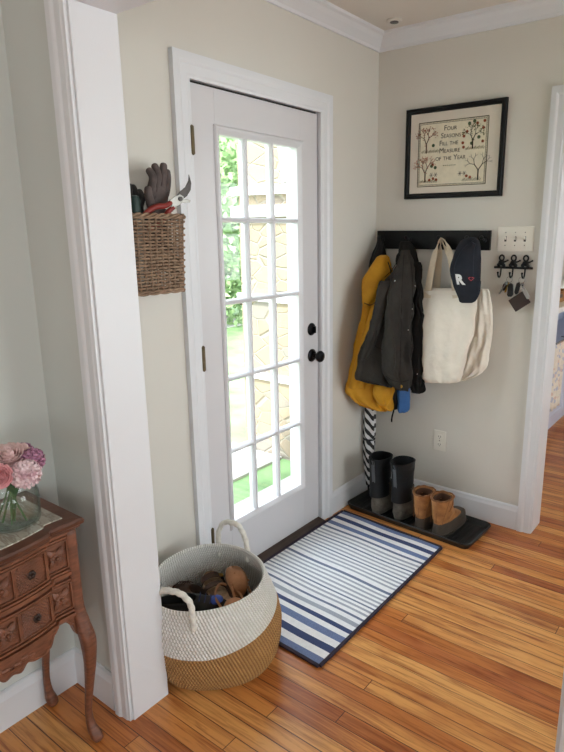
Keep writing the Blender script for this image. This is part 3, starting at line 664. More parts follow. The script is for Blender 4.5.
# shoes lying in the basket
def low_shoe(name, lab, loc, rot, L, up, sole, kind, cat='shoe', inner=None, k=0):
    t = thing(name, lab, cat, loc, 0, 'shoes heaped in the rope basket'); t.rotation_euler = rot
    h = L/2; w = L*.175
    bm = new(); boot_part(bm, [(0, -h, h, w), (.008, -h-.002, h+.002, w+.002), (.018, -h+.001, h-.001, w)], False, .3, waist=.14); obj('sole', bm, sole, t, True, local=True)
    if kind == 'sneaker':
        bm = new(); boot_part(bm, [(.016, -h+.002, h-.002, w-.001), (.032, -h+.002, h-.010, w-.002), (.046, -h+.002, h-.045, w-.006), (.058, -h+.002, h*.45, w-.012), (.070, -h+.002, h*.12, w-.015)], True, .25, .002, k, depth=.04); obj('upper', bm, up, t, True, local=True)
        bm = new()
        for i in range(4):
            y = h*(.60-.14*i); z = .050+.008*i; tube(bm, catmull([(-.022, y, z-.004), (0, y+.004, z+.006), (.022, y, z-.004)], 5), .0022, 6)
        obj('laces', bm, inner or sole, t, True, local=True)
    elif kind == 'clog':
        bm = new(); boot_part(bm, [(.016, -.02, h-.002, w-.001), (.034, -.018, h-.010, w-.002), (.050, -.012, h-.035, w-.008), (.060, -.0, h*.55, w-.018), (.064, .012, h*.38, w-.026)], False, .25, .001, k); obj('upper', bm, up, t, True, local=True)
        bm = new()
        for sx in (-1, 1):
            ball(bm, (sx*w*.82, .02, .036), .006, seg=10)
        for i in range(5): ball(bm, (-.02+.012*i, h*.5-.002*i*i, .056), .004, seg=8)
        tube(bm, catmull([(-w*.9, .01, .034), (-w*.9, -h*.5, .040), (0, -h-.004, .044), (w*.9, -h*.5, .040), (w*.9, .01, .034)], 8), .0045, 8); obj('heel_strap', bm, up, t, True, local=True)
    else:                                # sandal
        for y, ww in ((h*.42, .030), (-h*.02, .026)):
            bm = new(); ribbon(bm, catmull([(-w-.001, y, .010), (-w*.85, y, .034), (0, y, .052), (w*.85, y, .034), (w+.001, y, .010)], 6), (0, 1, 0), ww, .004); obj('strap', bm, up, t, local=True, bev=.001)
        bm = new(); box(bm, w*.35, h*.36, .046, w*.75, h*.48, .052); obj('buckle', bm, BRASS, t, local=True, bev=.001)
    return t
BRN = mat('brown_suede', '#b98560', .85, .15, 20, .3, 120); DBR = mat('dark_brown_leather', '#4b352a', .6, .15, 20, .2, 90); NVY = mat('navy_fabric', '#2b335c', .7, .1, 40, .3, 200); BLK = mat('black_fabric', '#1d1b1c', .75, .1, 30, .3, 150); TPE = mat('taupe_cork', '#b3957a', .85, .15, 60, .3, 150); GSO = mat('grey_sole', '#5c554f', .8); BLUE = mat('bright_blue_patch', '#2f4fb0', .5)
R_ = math.radians
low_shoe('clog', 'tan clog on top at the right of the basket heap', (.400, -1.590, .215), (R_(4), R_(-6), R_(-118)), .27, BRN, TPE, 'clog', 'clog')
low_shoe('clog', 'reddish tan clog tipped up at the back of the basket', (.335, -1.500, .215), (R_(30), R_(18), R_(70)), .22, BRN, DBR, 'clog', 'clog', k=4)
low_shoe('sandal', 'brown two-strap sandal lying towards the back-left of the basket', (.235, -1.515, .185), (R_(5), R_(16), R_(60)), .25, DBR, TPE, 'sandal', 'sandal')
s = low_shoe('sneaker', 'dark sneaker with a blue patch at the basket heap centre', (.270, -1.640, .195), (R_(4), R_(10), R_(-50)), .25, BLK, GSO, 'sneaker', inner=NVY, k=2)
bm = new(); ball(bm, (0, .075, .050), .022, (1, 1.3, .42), 14); obj('toe_patch', bm, BLUE, s, True, local=True)
low_shoe('sneaker', 'black sneaker at the front of the basket against the near wall', (.340, -1.685, .150), (R_(-4), R_(-8), R_(-125)), .20, BLK, TPE, 'sneaker', inner=TPE, k=6)
low_shoe('sandal', 'taupe sandal showing its footbed by the left handle of the basket', (.185, -1.690, .165), (R_(0), R_(0), R_(30)), .24, BLK, TPE, 'sandal', 'sandal')
low_shoe('sneaker', 'dark brown shoe low in the basket between the sandals', (.160, -1.580, .150), (R_(0), R_(12), R_(80)), .24, DBR, DBR, 'sneaker', k=8)
low_shoe('sneaker', 'black shoe lying deepest under the tan clog', (.31, -1.58, .11), (0, 0, R_(-20)), .25, BLK, GSO, 'sneaker', k=9)
low_shoe('sneaker', 'dark shoe at the basket bottom beneath the sandals', (.235, -1.60, .06), (0, 0, R_(60)), .25, DBR, DBR, 'sneaker', k=10)
# ================================================================ WALL BASKET BY THE DOOR
WIC = mat('wicker_willow', '#9b8068', .7, .25, 40, .3, 150, col2='#735a47')
wy0, wy1, wx0, wx1, wz0, wz1 = -1.745, -1.470, .014, .135, 1.318, 1.560
t = thing('wicker_wall_basket', 'brown wicker basket hung on the wall left of the door', 'basket', (.07, -1.6, wz0))
def wpath(z, grow=0, n_per=92):
    r = .03; f = (z-wz0)/(wz1-wz0); g = grow+.006*f-.006; hx, hy = (wx1-wx0)/2+g, (wy1-wy0)/2+g; cx, cy = (wx0+wx1)/2+.004*f, (wy0+wy1)/2
    pts = rrect(hx, hy, r, z, 6); pts = [p+Vector((cx, cy, 0)) for p in pts]; pts.append(pts[0]); L = [0]
    for a, b in zip(pts, pts[1:]): L.append(L[-1]+(b-a).length)
    out = []; j = 0
    for i in range(n_per):
        s = L[-1]*i/n_per
        while L[j+1] < s: j += 1
        a, b = pts[j], pts[j+1]; q = (s-L[j])/(L[j+1]-L[j]); p = a.lerp(b, q); tg = (b-a).normalized(); out.append((p, Vector((tg.y, -tg.x, 0))))
    return out
bm = new(); nr = 22; NS = 30
for i in range(nr):
    z = wz0+.006+(wz1-wz0-.02)*i/(nr-1); P = wpath(z, 0, NS*4)
    loop_tube(bm, [p+n_*.0046*math.cos(PI*k/4+(i % 2)*PI)*(1+.2*random.random())+Vector((0, 0, .0012*random.uniform(-1, 1))) for k, (p, n_) in enumerate(P)], .0041, 6)
obj('woven_sides', bm, WIC, t, True, ang=180)
bm = new()
for k in range(NS):
    P0 = wpath(wz0, 0, NS)[k][0]; P1 = wpath(wz1, 0, NS)[k][0]; tube(bm, [P0, P0.lerp(P1, .5), P1], .0034, 6)
obj('stakes', bm, WIC, t, True)
bm = new()
for ph in (0, 2.1, 4.2):
    P = wpath(wz1+.003, .001, 120); loop_tube(bm, [p+n_*.006*math.cos(k*.42+ph)+Vector((0, 0, .006*math.sin(k*.42+ph))) for k, (p, n_) in enumerate(P)], .0046, 6)
obj('braided_rim', bm, WIC, t, True, ang=180)
bm = new()
for ph in (0, PI):
    P = wpath(wz0, .001, 120); loop_tube(bm, [p+n_*.004*math.cos(k*.42+ph)+Vector((0, 0, .004*math.sin(k*.42+ph))) for k, (p, n_) in enumerate(P)], .0042, 6)
box(bm, wx0+.006, wy0+.01, wz0-.002, wx1-.008, wy1-.01, wz0+.004); obj('braided_foot', bm, WIC, t, True, ang=180)
# things standing in the wall basket
GLV = mat('grey_brown_glove_leather', '#5f5350', .85, .2, 30, .3, 130, col2='#463c3b'); GLC = mat('dark_glove_cuff', '#3a3533', .9, .1, 60, .3, 200)
def skin(name, verts, edges, rad, m, parent, root=0, sub=2):
    me = bpy.data.meshes.new(name); o = bpy.data.objects.new(name, me); C.objects.link(o)
    off = parent.location if parent else Vector((0, 0, 0)); me.from_pydata([tuple(Vector(v)-off) for v in verts], edges, []); me.materials.append(m); o.parent = parent
    md = o.modifiers.new('skin', 'SKIN'); md.use_smooth_shade = True; sv = me.skin_vertices[0].data
    for i, r in enumerate(rad): sv[i].radius = r if isinstance(r, tuple) else (r, r); sv[i].use_root = (i == root)
    q = o.modifiers.new('sub', 'SUBSURF'); q.levels = sub; q.render_levels = sub; return o
def glove(name, lab, base, dz, lean, s, rev, m):
    t = thing(name, lab, 'glove', base, 0, 'pair of garden gloves'); B = Vector(base)
    Y = Vector((0, 1, 0)); Z = Vector((lean[0], lean[1], 1)).normalized(); X = Vector((1, 0, 0))
    V = [B, B+Z*.05*s, B+Z*.10*s]; Rd = [(.017*s, .030*s), (.016*s, .034*s), (.014*s, .034*s)]; E = [(0, 1), (1, 2)]
    R2 = []
    for i, (off, l, tip) in enumerate(((-.031, .058, -.002), (-.010, .074, -.001), (.011, .070, .002), (.031, .054, .004))):
        off *= s*rev; tip *= s*rev; k = len(V)
        V += [B+Z*.125*s+Y*off*.92, B+Z*(.125+l*.5)*s+Y*(off+tip*.5)+X*.006*i*s, B+Z*(.125+l)*s+Y*(off+tip)-X*(.004 if i != 1 else -.012)*s]; E += [(2, k), (k, k+1), (k+1, k+2)]; Rd += [.0128*s, .0128*s, .0115*s]
    k = len(V); V += [B+Z*.065*s+Y*.036*s*rev+X*.012, B+Z*.100*s+Y*.055*s*rev+X*.022, B+Z*.128*s+Y*.060*s*rev+X*.028]; E += [(1, k), (k, k+1), (k+1, k+2)]; Rd += [.015*s, .013*s, .0105*s]
    skin('hand', V, E, Rd, m, t)
    bm = new(); R = [[B+Z*(z*s)+X*math.cos(a)*(.020*s+e)+Y*math.sin(a)*(.036*s+e) for a in [2*PI*j/24 for j in range(24)]] for z, e in ((-.06, .005), (-.03, .002), (.0, .0), (.012, -.001))]
    rings(bm, R); obj('cuff', bm, GLC, t, True)
glove('garden_glove', 'grey-brown garden glove standing fingers up in the wall basket', (.075, -1.530, 1.515), 0, (.0, .04), 1.12, -1, GLV)
glove('garden_glove', 'darker garden glove half hidden behind the standing one', (.045, -1.600, 1.480), 0, (-.05, -.06), .95, 1, mat('dark_glove_leather', '#34302f', .9, .15, 40, .3, 140))
# pruner: built in a plane facing the room, leaning over the rim
t = thing('pruning_shears', 'red-handled pruning shears leaning blade up in the wall basket', 'pruning shears', (.125, -1.50, 1.58))
RED = mat('red_vinyl_grip', '#8e2b23', .45, .08, 20); STEEL = mat('bright_steel', '#a5a29c', .45, .06, 30, 0, 0, .9); DST = mat('dark_blade_steel', '#4b4644', .35, .15, 40, 0, 0, .8)
PR = lambda u, w: Vector((.128+.10*(u*.25), -1.490, 1.618))+Vector((.10, .86, .50)).normalized()*u+Vector((0, -.50, .86)).normalized()*w
def plate(bm, pts, th, dx=0):
    n_ = Vector((.97, -.12, 0)).normalized(); A = [bm.verts.new(PR(*p)+n_*(dx+th/2)) for p in pts]; B = [bm.verts.new(PR(*p)+n_*(dx-th/2)) for p in pts]
    bm.faces.new(A); bm.faces.new(B[::-1])
    for i in range(len(pts)): j = (i+1) % len(pts); bm.faces.new((A[i], B[i], B[j], A[j]))
bm = new(); plate(bm, [(-.005, .012), (.02, .020), (.045, .022), (.066, .034), (.078, .050), (.072, .022), (.058, .004), (.035, -.006), (.010, -.008)], .003, .001); obj('blade', bm, DST, t, bev=.0005)
bm = new(); plate(bm, [(-.035, .016), (-.01, .016), (.012, .012), (.020, .0), (.012, -.014), (-.008, -.016), (-.030, -.012), (-.042, -.022), (-.048, -.012), (-.03, .002)], .005, .003); plate(bm, [(.01, -.004), (.030, -.014), (.042, -.026), (.036, -.030), (.018, -.022), (.004, -.012)], .004, -.002); obj('jaw', bm, STEEL, t, bev=.0005)
bm = new(); n_ = Vector((.97, -.12, 0)).normalized(); c = PR(.004, .0); tube(bm, [c-n_*.006, c+n_*.010], .0075, 14); obj('pivot_bolt', bm, DST, t, True)
for w0, w1, w2 in ((.006, .022, .016), (-.012, -.030, -.022)):
    bm = new(); tube(bm, catmull([PR(-.030, w0), PR(-.055, w0*1.2), PR(-.09, w1), PR(-.125, w1), PR(-.150, w2)], 6), lambda s: .0075+.002*math.sin(s*PI), 10); obj('grip', bm, RED, t, True)
# green sprayer bottle and small can, partly behind the partition edge
GRN = mat('green_plastic', '#1d4a3a', .4, .05, 20); GREYP = mat('grey_plastic', '#55524d', .5, .05, 20)
t = thing('spray_bottle', 'green bottle with a blue and orange label at the basket left end', 'bottle', (.085, -1.712, 1.325))
bm = new(); lathe(bm, [(.022, 0), (.024, .01), (.024, .20), (.022, .235), (.012, .262), (.011, .29)], (.085, -1.712, 1.325), 28); obj('bottle_body', bm, GRN, t, True)
bm = new(); lathe(bm, [(.0246, .19), (.0248, .19), (.0248, .252-.02), (.0240, .252-.02)], (.085, -1.712, 1.325), 28); obj('blue_label', bm, mat('blue_label', '#2b4a80', .5), t, True)
bm = new(); lathe(bm, [(.0246, .11), (.0249, .11), (.0249, .19), (.0246, .19)], (.085, -1.712, 1.325), 28); obj('white_label', bm, mat('white_label', '#d8d8dc', .5), t, True)
bm = new(); ball(bm, (.108, -1.708, 1.325+.170), .009, (.3, 1.2, 1), 12); obj('orange_mark', bm, mat('orange_label_print', '#d48a38', .5), t, True)
bm = new(); lathe(bm, [(.013, .28), (.017, .285), (.018, .32), (.012, .345), (.004, .352)], (.085, -1.712, 1.325), 24); tube(bm, [(.085, -1.712, 1.65), (.10, -1.70, 1.66), (.118, -1.69, 1.648)], .008, 10); obj('sprayer_cap', bm, GREYP, t, True)
t = thing('spray_can', 'small grey can with a dark cap between bottle and gloves', 'can', (.108, -1.650, 1.40))
bm = new(); lathe(bm, [(.017, -.05), (.0175, .0), (.0175, .165), (.016, .172)], (.108, -1.650, 1.40), 24); obj('can_body', bm, mat('grey_can', '#77736c', .4, .1, 30, 0, 0, .4), t, True)
bm = new(); lathe(bm, [(.0165, .170), (.0165, .21), (.014, .222), (.006, .226)], (.108, -1.650, 1.40), 24); obj('cap', bm, mat('dark_green_cap', '#18302a', .5), t, True)
# ================================================================ COAT WALL
def front_of(bvh, p):                     # first surface point below p when looking from the room towards the wall
    h = bvh.ray_cast(Vector((p.x, -1.2, p.z)), Vector((0, 1, 0))); return h[0] if h[0] else p
def bvh_of(o):
    dg = bpy.context.evaluated_depsgraph_get(); bpy.context.view_layer.update(); e = o.evaluated_get(dg); me = e.to_mesh(); off = Vector((0, 0, 0)); p = o
    while p: off += p.location; p = p.parent
    b = BVHTree.FromPolygons([v.co+off for v in me.vertices], [tuple(q.vertices) for q in me.polygons]); e.to_mesh_clear(); return b
def drape(rows, Y, T, n=64, folds=(), wob=.0, seed=0, k=6, p=.75, capT=.35):
    """hanging cloth: rows of (photo y, left x, right x[, depth y, thickness]); folds = (count, depth, drift)"""
    A = []
    for r in rows:
        yy = r[3] if len(r) > 3 else Y; tt = r[4] if len(r) > 4 else T
        ya, yb = yy if isinstance(yy, tuple) else (yy, yy)
        A.append((at(r[1], r[0], ya), at(r[2], r[0], yb), Vector((tt, 0, 0))))
    Ls, Rs, Ts = catmull([a[0] for a in A], k), catmull([a[1] for a in A], k), catmull([a[2] for a in A], k)
    out = []; m = len(Ls)
    for i in range(m):
        s = i/(m-1); c = (Ls[i]+Rs[i])/2; u = (Rs[i]-Ls[i])/2; hw = max(u.length, .004); hd = max(Ts[i].x/2, .002)
        nv = Vector((u.y, -u.x, 0)).normalized(); sl = abs(nv.dot(Vector((.87, .49, 0))))
        hw2 = max(hw*hw-(sl*hd)**2, (hw*.4)**2)**.5; u = u.normalized()*hw2; ring = []
        for j in range(n):
            a = 2*PI*j/n; ca, sa = math.cos(a), math.sin(a)
            x = math.copysign(abs(ca)**.8, ca); y = math.copysign(abs(sa)**p, sa)*hd     # sa>0 is the room side
            edge = min(1, (1-abs(ca))*3.5)
            for (cnt, dep, dr, ph) in folds:
                y += dep*math.sin(cnt*x*PI/2+ph+dr*s*3+1.5*noise.noise(Vector((s*3+seed, ph, 0))))*edge*(1 if sa > 0 else .3)*min(1, .25+s*1.2)
            q = c+u*x+nv*y
            q += Vector((noise.noise(q*14+Vector((seed, 0, 0))), noise.noise(q*14+Vector((0, seed, 9))), 0))*wob + Vector((noise.noise(q*38+Vector((seed, 3, 0))), noise.noise(q*38+Vector((0, seed, 9))), 0))*wob*.45
            q.x = max(q.x, .004+.004*abs(noise.noise(q*20)))
            ring.append(q)
        out.append(ring)
    return out
def cloth(name, rows, Y, T, m, parent, **k):
    bm = new(); R = drape(rows, Y, T, **k)
    def shrink(r, f): c = sum(r, Vector((0, 0, 0)))/len(r); return [c+(p-c)*f for p in r]
    R = [shrink(R[0], .5)]+R+[shrink(R[-1], .93), shrink([p+Vector((0, 0, .012)) for p in R[-1]], .85), shrink([p+Vector((0, 0, .03)) for p in R[-1]], .5)]
    for v in R[0]: v.z = max(v.z, max(q.z for q in R[1])-.0)
    rings(bm, R); o = obj(name, bm, m, parent, True, ang=180); return o
# coat rail
t = thing('coat_rail', 'black wooden coat rail with round pegs on the back wall', 'coat rail', (.34, -.01, 1.42))
bm = new(); box(bm, .020, -.020, 1.419, .653, -.0005, 1.514); obj('board', bm, BLACKW, t, bev=.0015)
pegx = [.060, .222, .403, .553, .628]
for x in pegx:
    bm = new(); tube(bm, [(x, -.019, 1.468), (x, -.024, 1.468), (x, -.028, 1.469), (x, -.055, 1.476), (x, -.060, 1.478)], [.010, .010, .005, .005, .004], 14); ball(bm, (x, -.066, 1.480), .0105, (1, .8, 1), 14); obj('peg', bm, IRON, t, True)
# framed sampler
t = thing('framed_sampler', 'black framed stitched sampler of four seasonal trees above the coat rail', 'picture', (.43, -.012, 1.67))
fx0, fx1, fz0, fz1 = .176, .693, 1.672, 2.106
bm = new(); FP = [(0, 0), (.002, .020), (.006, .024), (.018, .024), (.024, .018), (.027, .010), (.027, 0)]
def pic_loop(bm, x0, x1, z0, z1, prof, y=0):
    cs = [(x0, z0, 1, 1), (x1, z0, -1, 1), (x1, z1, -1, -1), (x0, z1, 1, -1)]; V = [[bm.verts.new((x+u*sx, y-w, z+u*sz)) for u, w in prof] for x, z, sx, sz in cs]; n = len(prof)
    for i in range(4):
        A, B = V[i], V[(i+1) % 4]
        for k in range(n): bm.faces.new((A[k], A[(k+1) % n], B[(k+1) % n], B[k]))
pic_loop(bm, fx0, fx1, fz0, fz1, FP); obj('frame', bm, BLACKW, t)
bm = new(); box(bm, fx0+.018, -.0105, fz0+.018, fx1-.018, -.006, fz1-.018); obj('mat_board', bm, mat('cream_mat_board', '#dcd3c6', .85, .02, 5), t)
sx0, sx1, sz0, sz1 = .246, .612, 1.728, 2.038
bm = new(); box(bm, sx0, -.0115, sz0, sx1, -.0108, sz1); obj('linen', bm, mat('sampler_linen', '#e8dfc8', .9, .04, 30, .3, 500, col2='#ddd5bf'), t)
INK = mat('dark_thread', '#2e2a26', .9, .1, 60); RUST = mat('rust_thread', '#a2583c', .9, .2, 120); OLV = mat('olive_thread', '#6a6a3c', .9, .2, 120); BRT = mat('brown_thread', '#5a4534', .9, .2, 100); DGR = mat('green_thread', '#5a6f52', .9, .2, 100); PNK = mat('salmon_thread', '#c67d62', .9, .15, 100)
SY = -.0122
def fbar(bm, a, b, w):
    a = Vector((a[0], SY, a[1])); b = Vector((b[0], SY, b[1])); d = (b-a); n = Vector((-d.z, 0, d.x)).normalized()*w/2
    obox(bm, (a+b)/2, d/2, n, Vector((0, .0004, 0)))
def fdot(bm, x, z, r, n=8): prism(bm, [(x+r*math.cos(2*PI*k/n), z+r*math.sin(2*PI*k/n)) for k in range(n)], SY-.0004, SY+.0004)
bm = new()
for i in (0, 1):
    g = .006*i*1.4; w = .003 if i == 0 else .0014
    a, b, c, e = sx0+.003+g, sx1-.003-g, sz0+.003+g, sz1-.003-g
    for p, q in (((a, c), (b, c)), ((b, c), (b, e)), ((b, e), (a, e)), ((a, e), (a, c))): fbar(bm, p, q, w)
n = 46
for i in range(n):
    f = i/(n-1); 
    for z in (sz0+.0075, sz1-.0075): fdot(bm, sx0+.01+(sx1-sx0-.02)*f, z, .0016, 4)
for i in range(38):
    f = i/37
    for x in (sx0+.0075, sx1-.0075): fdot(bm, x, sz0+.01+(sz1-sz0-.02)*f, .0016, 4)
obj('stitched_border', bm, INK, t)
rd = random.Random(4)
def stree(cx, z0, h, w, leafm, trm, leaves, sparse, seed):
    r2 = random.Random(seed); bm = new(); tips = []
    def br(x, z, a, l, wd, dpt):
        x2, z2 = x+math.sin(a)*l, z+math.cos(a)*l; fbar(bm, (x, z), (x2, z2), wd)
        if dpt == 0: tips.append((x2, z2)); return
        for k in (-1, 1): br(x2, z2, a+k*r2.uniform(.35, .75), l*.72, wd*.62, dpt-1)
        tips.append((x2, z2))
    br(cx, z0, 0, h*.34, .006, 4); obj('stitched_tree', bm, trm, t)
    if leaves:
        bm = new()
        for x, z in tips:
            for _ in range(leaves): fdot(bm, x+r2.uniform(-.008, .008), z+r2.uniform(-.008, .008), r2.uniform(.0016, .003), 5)
        obj('stitched_leaves', bm, leafm, t)
stree(.292, 1.890, .125, .08, RUST, BRT, 3, 0, 3); stree(.535, 1.895, .115, .07, OLV, INK, 3, 0, 8); stree(.290, 1.752, .125, .08, PNK, BRT, 3, 0, 11); stree(.570, 1.750, .135, .08, None, INK, 0, 1, 6)
for x, z in ((.555, 2.008), (.585, 1.985), (.49, 1.955), (.485, 1.925), (.585, 1.925), (.315, 1.762), (.335, 1.768), (.352, 1.762), (.49, 1.905), (.33, 1.835), (.53, 1.765), (.512, 1.772), (.59, 2.015), (.505, 1.975)):
    bm = new(); fdot(bm, x, z, .0072, 8); obj('stitched_fruit', bm, RUST, t)
for x, z in ((.515, 2.010), (.54, 2.018), (.565, 1.945), (.325, 1.828), (.345, 1.82), (.53, 1.92), (.33, 1.925)):
    bm = new(); fdot(bm, x, z, .0085, 7); obj('stitched_bush', bm, DGR, t)
for x in (.325, .348, .478, .500):
    bm = new()
    for k in range(6): a = k*PI/3; fbar(bm, (x, 1.785), (x+.011*math.cos(a), 1.785+.011*math.sin(a)), .0016)
    obj('stitched_plant', bm, INK, t)
for x0_, z_ in ((.265, 1.893), (.50, 1.893), (.262, 1.75), (.49, 1.75)):
    for k in range(16): 
        bm = new(); fbar(bm, (x0_+.006*k, z_-.002*(k % 2)), (x0_+.0045+.006*k, z_+.008+.003*(k % 3)), .0016); obj('stitched_grass', bm, (OLV, BRT)[k % 2], t)
bmt = None
for i, s_ in enumerate(('Four', 'Seasons', 'Fill the', 'Measure', 'of the Year')):
    b = text_mesh(s_, .034, 0, 0, True)
    bmesh.ops.transform(b, matrix=Matrix.Translation((.418+(0, .004, -.006, 0, .006)[i], SY-.0006, 2.000-.0345*i)) @ Matrix.Rotation(PI/2, 4, 'X'), verts=b.verts)
    obj('stitched_lettering', b, INK, t)
bm = new()
for k in range(7): fdot(bm, .39+.010*k, 1.827, .0025, 5)
obj('stitched_flourish', bm, OLV, t)
# switch plate and outlet
IV = mat('ivory_plastic', '#e6e1d6', .4, .02, 5); SLOT = mat('dark_slot', '#3c3a38', .6)
t = thing('light_switch', 'three-toggle ivory switch plate right of the coat rail', 'light switch', (.770, -.003, 1.474))
bm = new(); prism(bm, [(.684, 1.416), (.856, 1.416), (.856, 1.532), (.684, 1.532)], -.006, -.0005); obj('plate', bm, IV, t, bev=.003)
for k in range(3):
    x = .724+.046*k; bm = new(); box(bm, x-.005, -.0068, 1.462, x+.005, -.0055, 1.486); obj('toggle_slot', bm, SLOT, t)
    bm = new(); obox(bm, (x, -.011, 1.478), Vector((.0032, 0, 0)), Vector((0, .007, -.004)), Vector((0, .002, .005))); obj('toggle', bm, IV, t, bev=.001)
    for dz in (-.03, .03): bm = new(); tube(bm, [(x, -.0055, 1.474+dz), (x, -.0075, 1.474+dz)], .0026, 10); obj('screw', bm, NICKEL, t)
t = thing('power_outlet', 'white duplex outlet low on the wall under the bags', 'outlet', (.433, -.003, .392))
bm = new(); prism(bm, [(.397, .334), (.469, .334), (.469, .450), (.397, .450)], -.006, -.0005); obj('plate', bm, IV, t, bev=.003)
for dz in (-.022, .022):
    bm = new(); prism(bm, [(.433+.016*math.copysign(abs(math.cos(a))**.6, math.cos(a)), .392+dz+.014*math.copysign(abs(math.sin(a))**.6, math.sin(a))) for a in [2*PI*k/20 for k in range(20)]], -.0075, -.005); f = obj('receptacle', bm, IV, t)
    bm = new(); 
    for dx in (-.006, .006): box(bm, .433+dx-.0012, -.0080, .392+dz-.002, .433+dx+.0012, -.0070, .392+dz+.007)
    box(bm, .431, -.0080, .392+dz-.009, .435, -.0070, .392+dz-.005); o = obj('slots', bm, SLOT, None); o.parent = f; o.location = Vector((0, 0, 0))-Vector(t.location)
bm = new(); tube(bm, [(.433, -.0055, .392), (.433, -.0075, .392)], .003, 10); obj('screw', bm, NICKEL, t)
# iron key hooks
t = thing('key_hook_rail', 'black iron key rack with three looped figures under the switch plate', 'key rack', (.770, -.006, 1.345))
bm = new(); box(bm, .676, -.008, 1.334, .864, -.001, 1.345); obj('bar', bm, IRON, t, bev=.003)
for k in range(3):
    x = .713+.058*k; bm = new()
    loop = [Vector((x+.011*math.sin(a), -.008, 1.385+.013*math.cos(a))) for a in [2*PI*q/18 for q in range(18)]]
    V = []
    for i, p in enumerate(loop):
        tt = (loop[(i+1) % 18]-loop[i-1]).normalized(); nn = Vector((0, 1, 0)); bb = tt.cross(nn); V.append([bm.verts.new(p+(nn*math.cos(q)+bb*math.sin(q))*.0042) for q in [2*PI*j/8 for j in range(8)]])
    for i in range(18):
        for j in range(8): bm.faces.new((V[i][j], V[i][(j+1) % 8], V[(i+1) % 18][(j+1) % 8], V[(i+1) % 18][j]))
    ball(bm, (x, -.009, 1.362), .015, (1.05, .5, .9), 14); ball(bm, (x-.013, -.009, 1.352), .009, (1, .5, 1), 10); ball(bm, (x+.012, -.009, 1.350), .009, (1, .5, 1), 10)
    tube(bm, [(x+.008, -.009, 1.366), (x+.020, -.010, 1.368), (x+.030, -.011, 1.374)], [.0045, .004, .003], 8); ball(bm, (x+.031, -.011, 1.374), .0048, seg=8)
    obj('looped_figure', bm, IRON, t, True)
    bm = new(); tube(bm, catmull([(x, -.008, 1.345), (x, -.011, 1.318), (x, -.016, 1.300), (x-.002, -.028, 1.294), (x-.004, -.034, 1.304), (x-.005, -.035, 1.314)], 6), .0040, 8); ball(bm, (x-.005, -.035, 1.316), .0055, seg=10); obj('hook', bm, IRON, t, True)
def ring_link(bm, c, r, w=.0012, tilt=0):
    loop = [Vector(c)+Vector((r*math.sin(a), tilt*r*math.cos(a), r*math.cos(a))) for a in [2*PI*q/16 for q in range(16)]]; loop_v = []
    for i, p in enumerate(loop):
        tt = (loop[(i+1) % 16]-loop[i-1]).normalized(); nn = tt.orthogonal().normalized(); bb = tt.cross(nn); loop_v.append([bm.verts.new(p+(Vector((0, 1, 0))*math.cos(q)+tt.cross(Vector((0, 1, 0)))*math.sin(q))*w) for q in [2*PI*j/6 for j in range(6)]])
    for i in range(16):
        for j in range(6): bm.faces.new((loop_v[i][j], loop_v[i][(j+1) % 6], loop_v[(i+1) % 16][(j+1) % 6], loop_v[(i+1) % 16][j]))
def key(bm, p, ang, L=.05):
    p = Vector(p); d_ = Vector((math.sin(ang), 0, -math.cos(ang))); n = Vector((d_.z*-1, 0, d_.x)); y = Vector((0, .001, 0))
    for k in range(1): prism(bm, [((p+d_*.010).x+.009*math.cos(a), (p+d_*.010).z+.009*math.sin(a)) for a in [2*PI*q/12 for q in range(12)]], p.y-.001, p.y+.001)
    obox(bm, p+d_*(L*.6), d_*L*.4, n*.003, y); obox(bm, p+d_*(L*.75)+n*.004, d_*L*.18, n*.0018, y)
BLP = mat('black_plastic_fob', '#1a1a1b', .35); 
t = thing('key_bunch', 'bunch of keys with a black fob on the middle iron hook', 'keys', (.765, -.03, 1.29))
bm = new(); ring_link(bm, (.765, -.031, 1.285), .014); obj('key_ring', bm, NICKEL, t, True)
bm = new(); key(bm, (.757, -.033, 1.275), -.55, .072); obj('key', bm, NICKEL, t)
bm = new(); key(bm, (.760, -.029, 1.275), -.25, .055); obj('key', bm, BRASS, t)
bm = new(); prism(bm, [(.762, 1.262), (.775, 1.270), (.786, 1.262), (.790, 1.215), (.782, 1.204), (.766, 1.204), (.760, 1.212)], -.040, -.028); obj('fob', bm, BLP, t, bev=.003)
bm = new(); prism(bm, [(.735, 1.262), (.752, 1.275), (.762, 1.262), (.752, 1.235), (.738, 1.228), (.730, 1.240)], -.030, -.022); obj('fob', bm, BLP, t, bev=.003)
t = thing('key_bunch', 'bunch of keys with dark card holder on the iron hook nearest the doorway', 'keys', (.824, -.03, 1.29))
bm = new(); ring_link(bm, (.824, -.031, 1.285), .015); obj('key_ring', bm, NICKEL, t, True)
bm = new(); c = Vector((.822, -.036, 1.185)); ax = Vector((.80, 0, .60)); az = Vector((-.60, 0, .80)); obox(bm, c, ax*.042, Vector((0, .005, 0)), az*.033); obj('card_holder', bm, mat('dark_brown_card_holder', '#3a2c2a', .5, .1, 30, .2, 120), t, bev=.003)
bm = new(); obox(bm, (.850, -.040, 1.225), Vector((.55, 0, -.83))*.028, Vector((0, .004, 0)), Vector((.83, 0, .55))*.0085); obj('tag', bm, mat('light_grey_tag', '#a8a6a4', .4), t, bev=.002)
bm = new(); prism(bm, [(.800, 1.270), (.812, 1.276), (.820, 1.262), (.812, 1.222), (.800, 1.214), (.792, 1.226)], -.034, -.024); obj('fob', bm, BLP, t, bev=.003)
bm = new(); key(bm, (.826, -.028, 1.275), .15, .055); obj('key', bm, NICKEL, t)
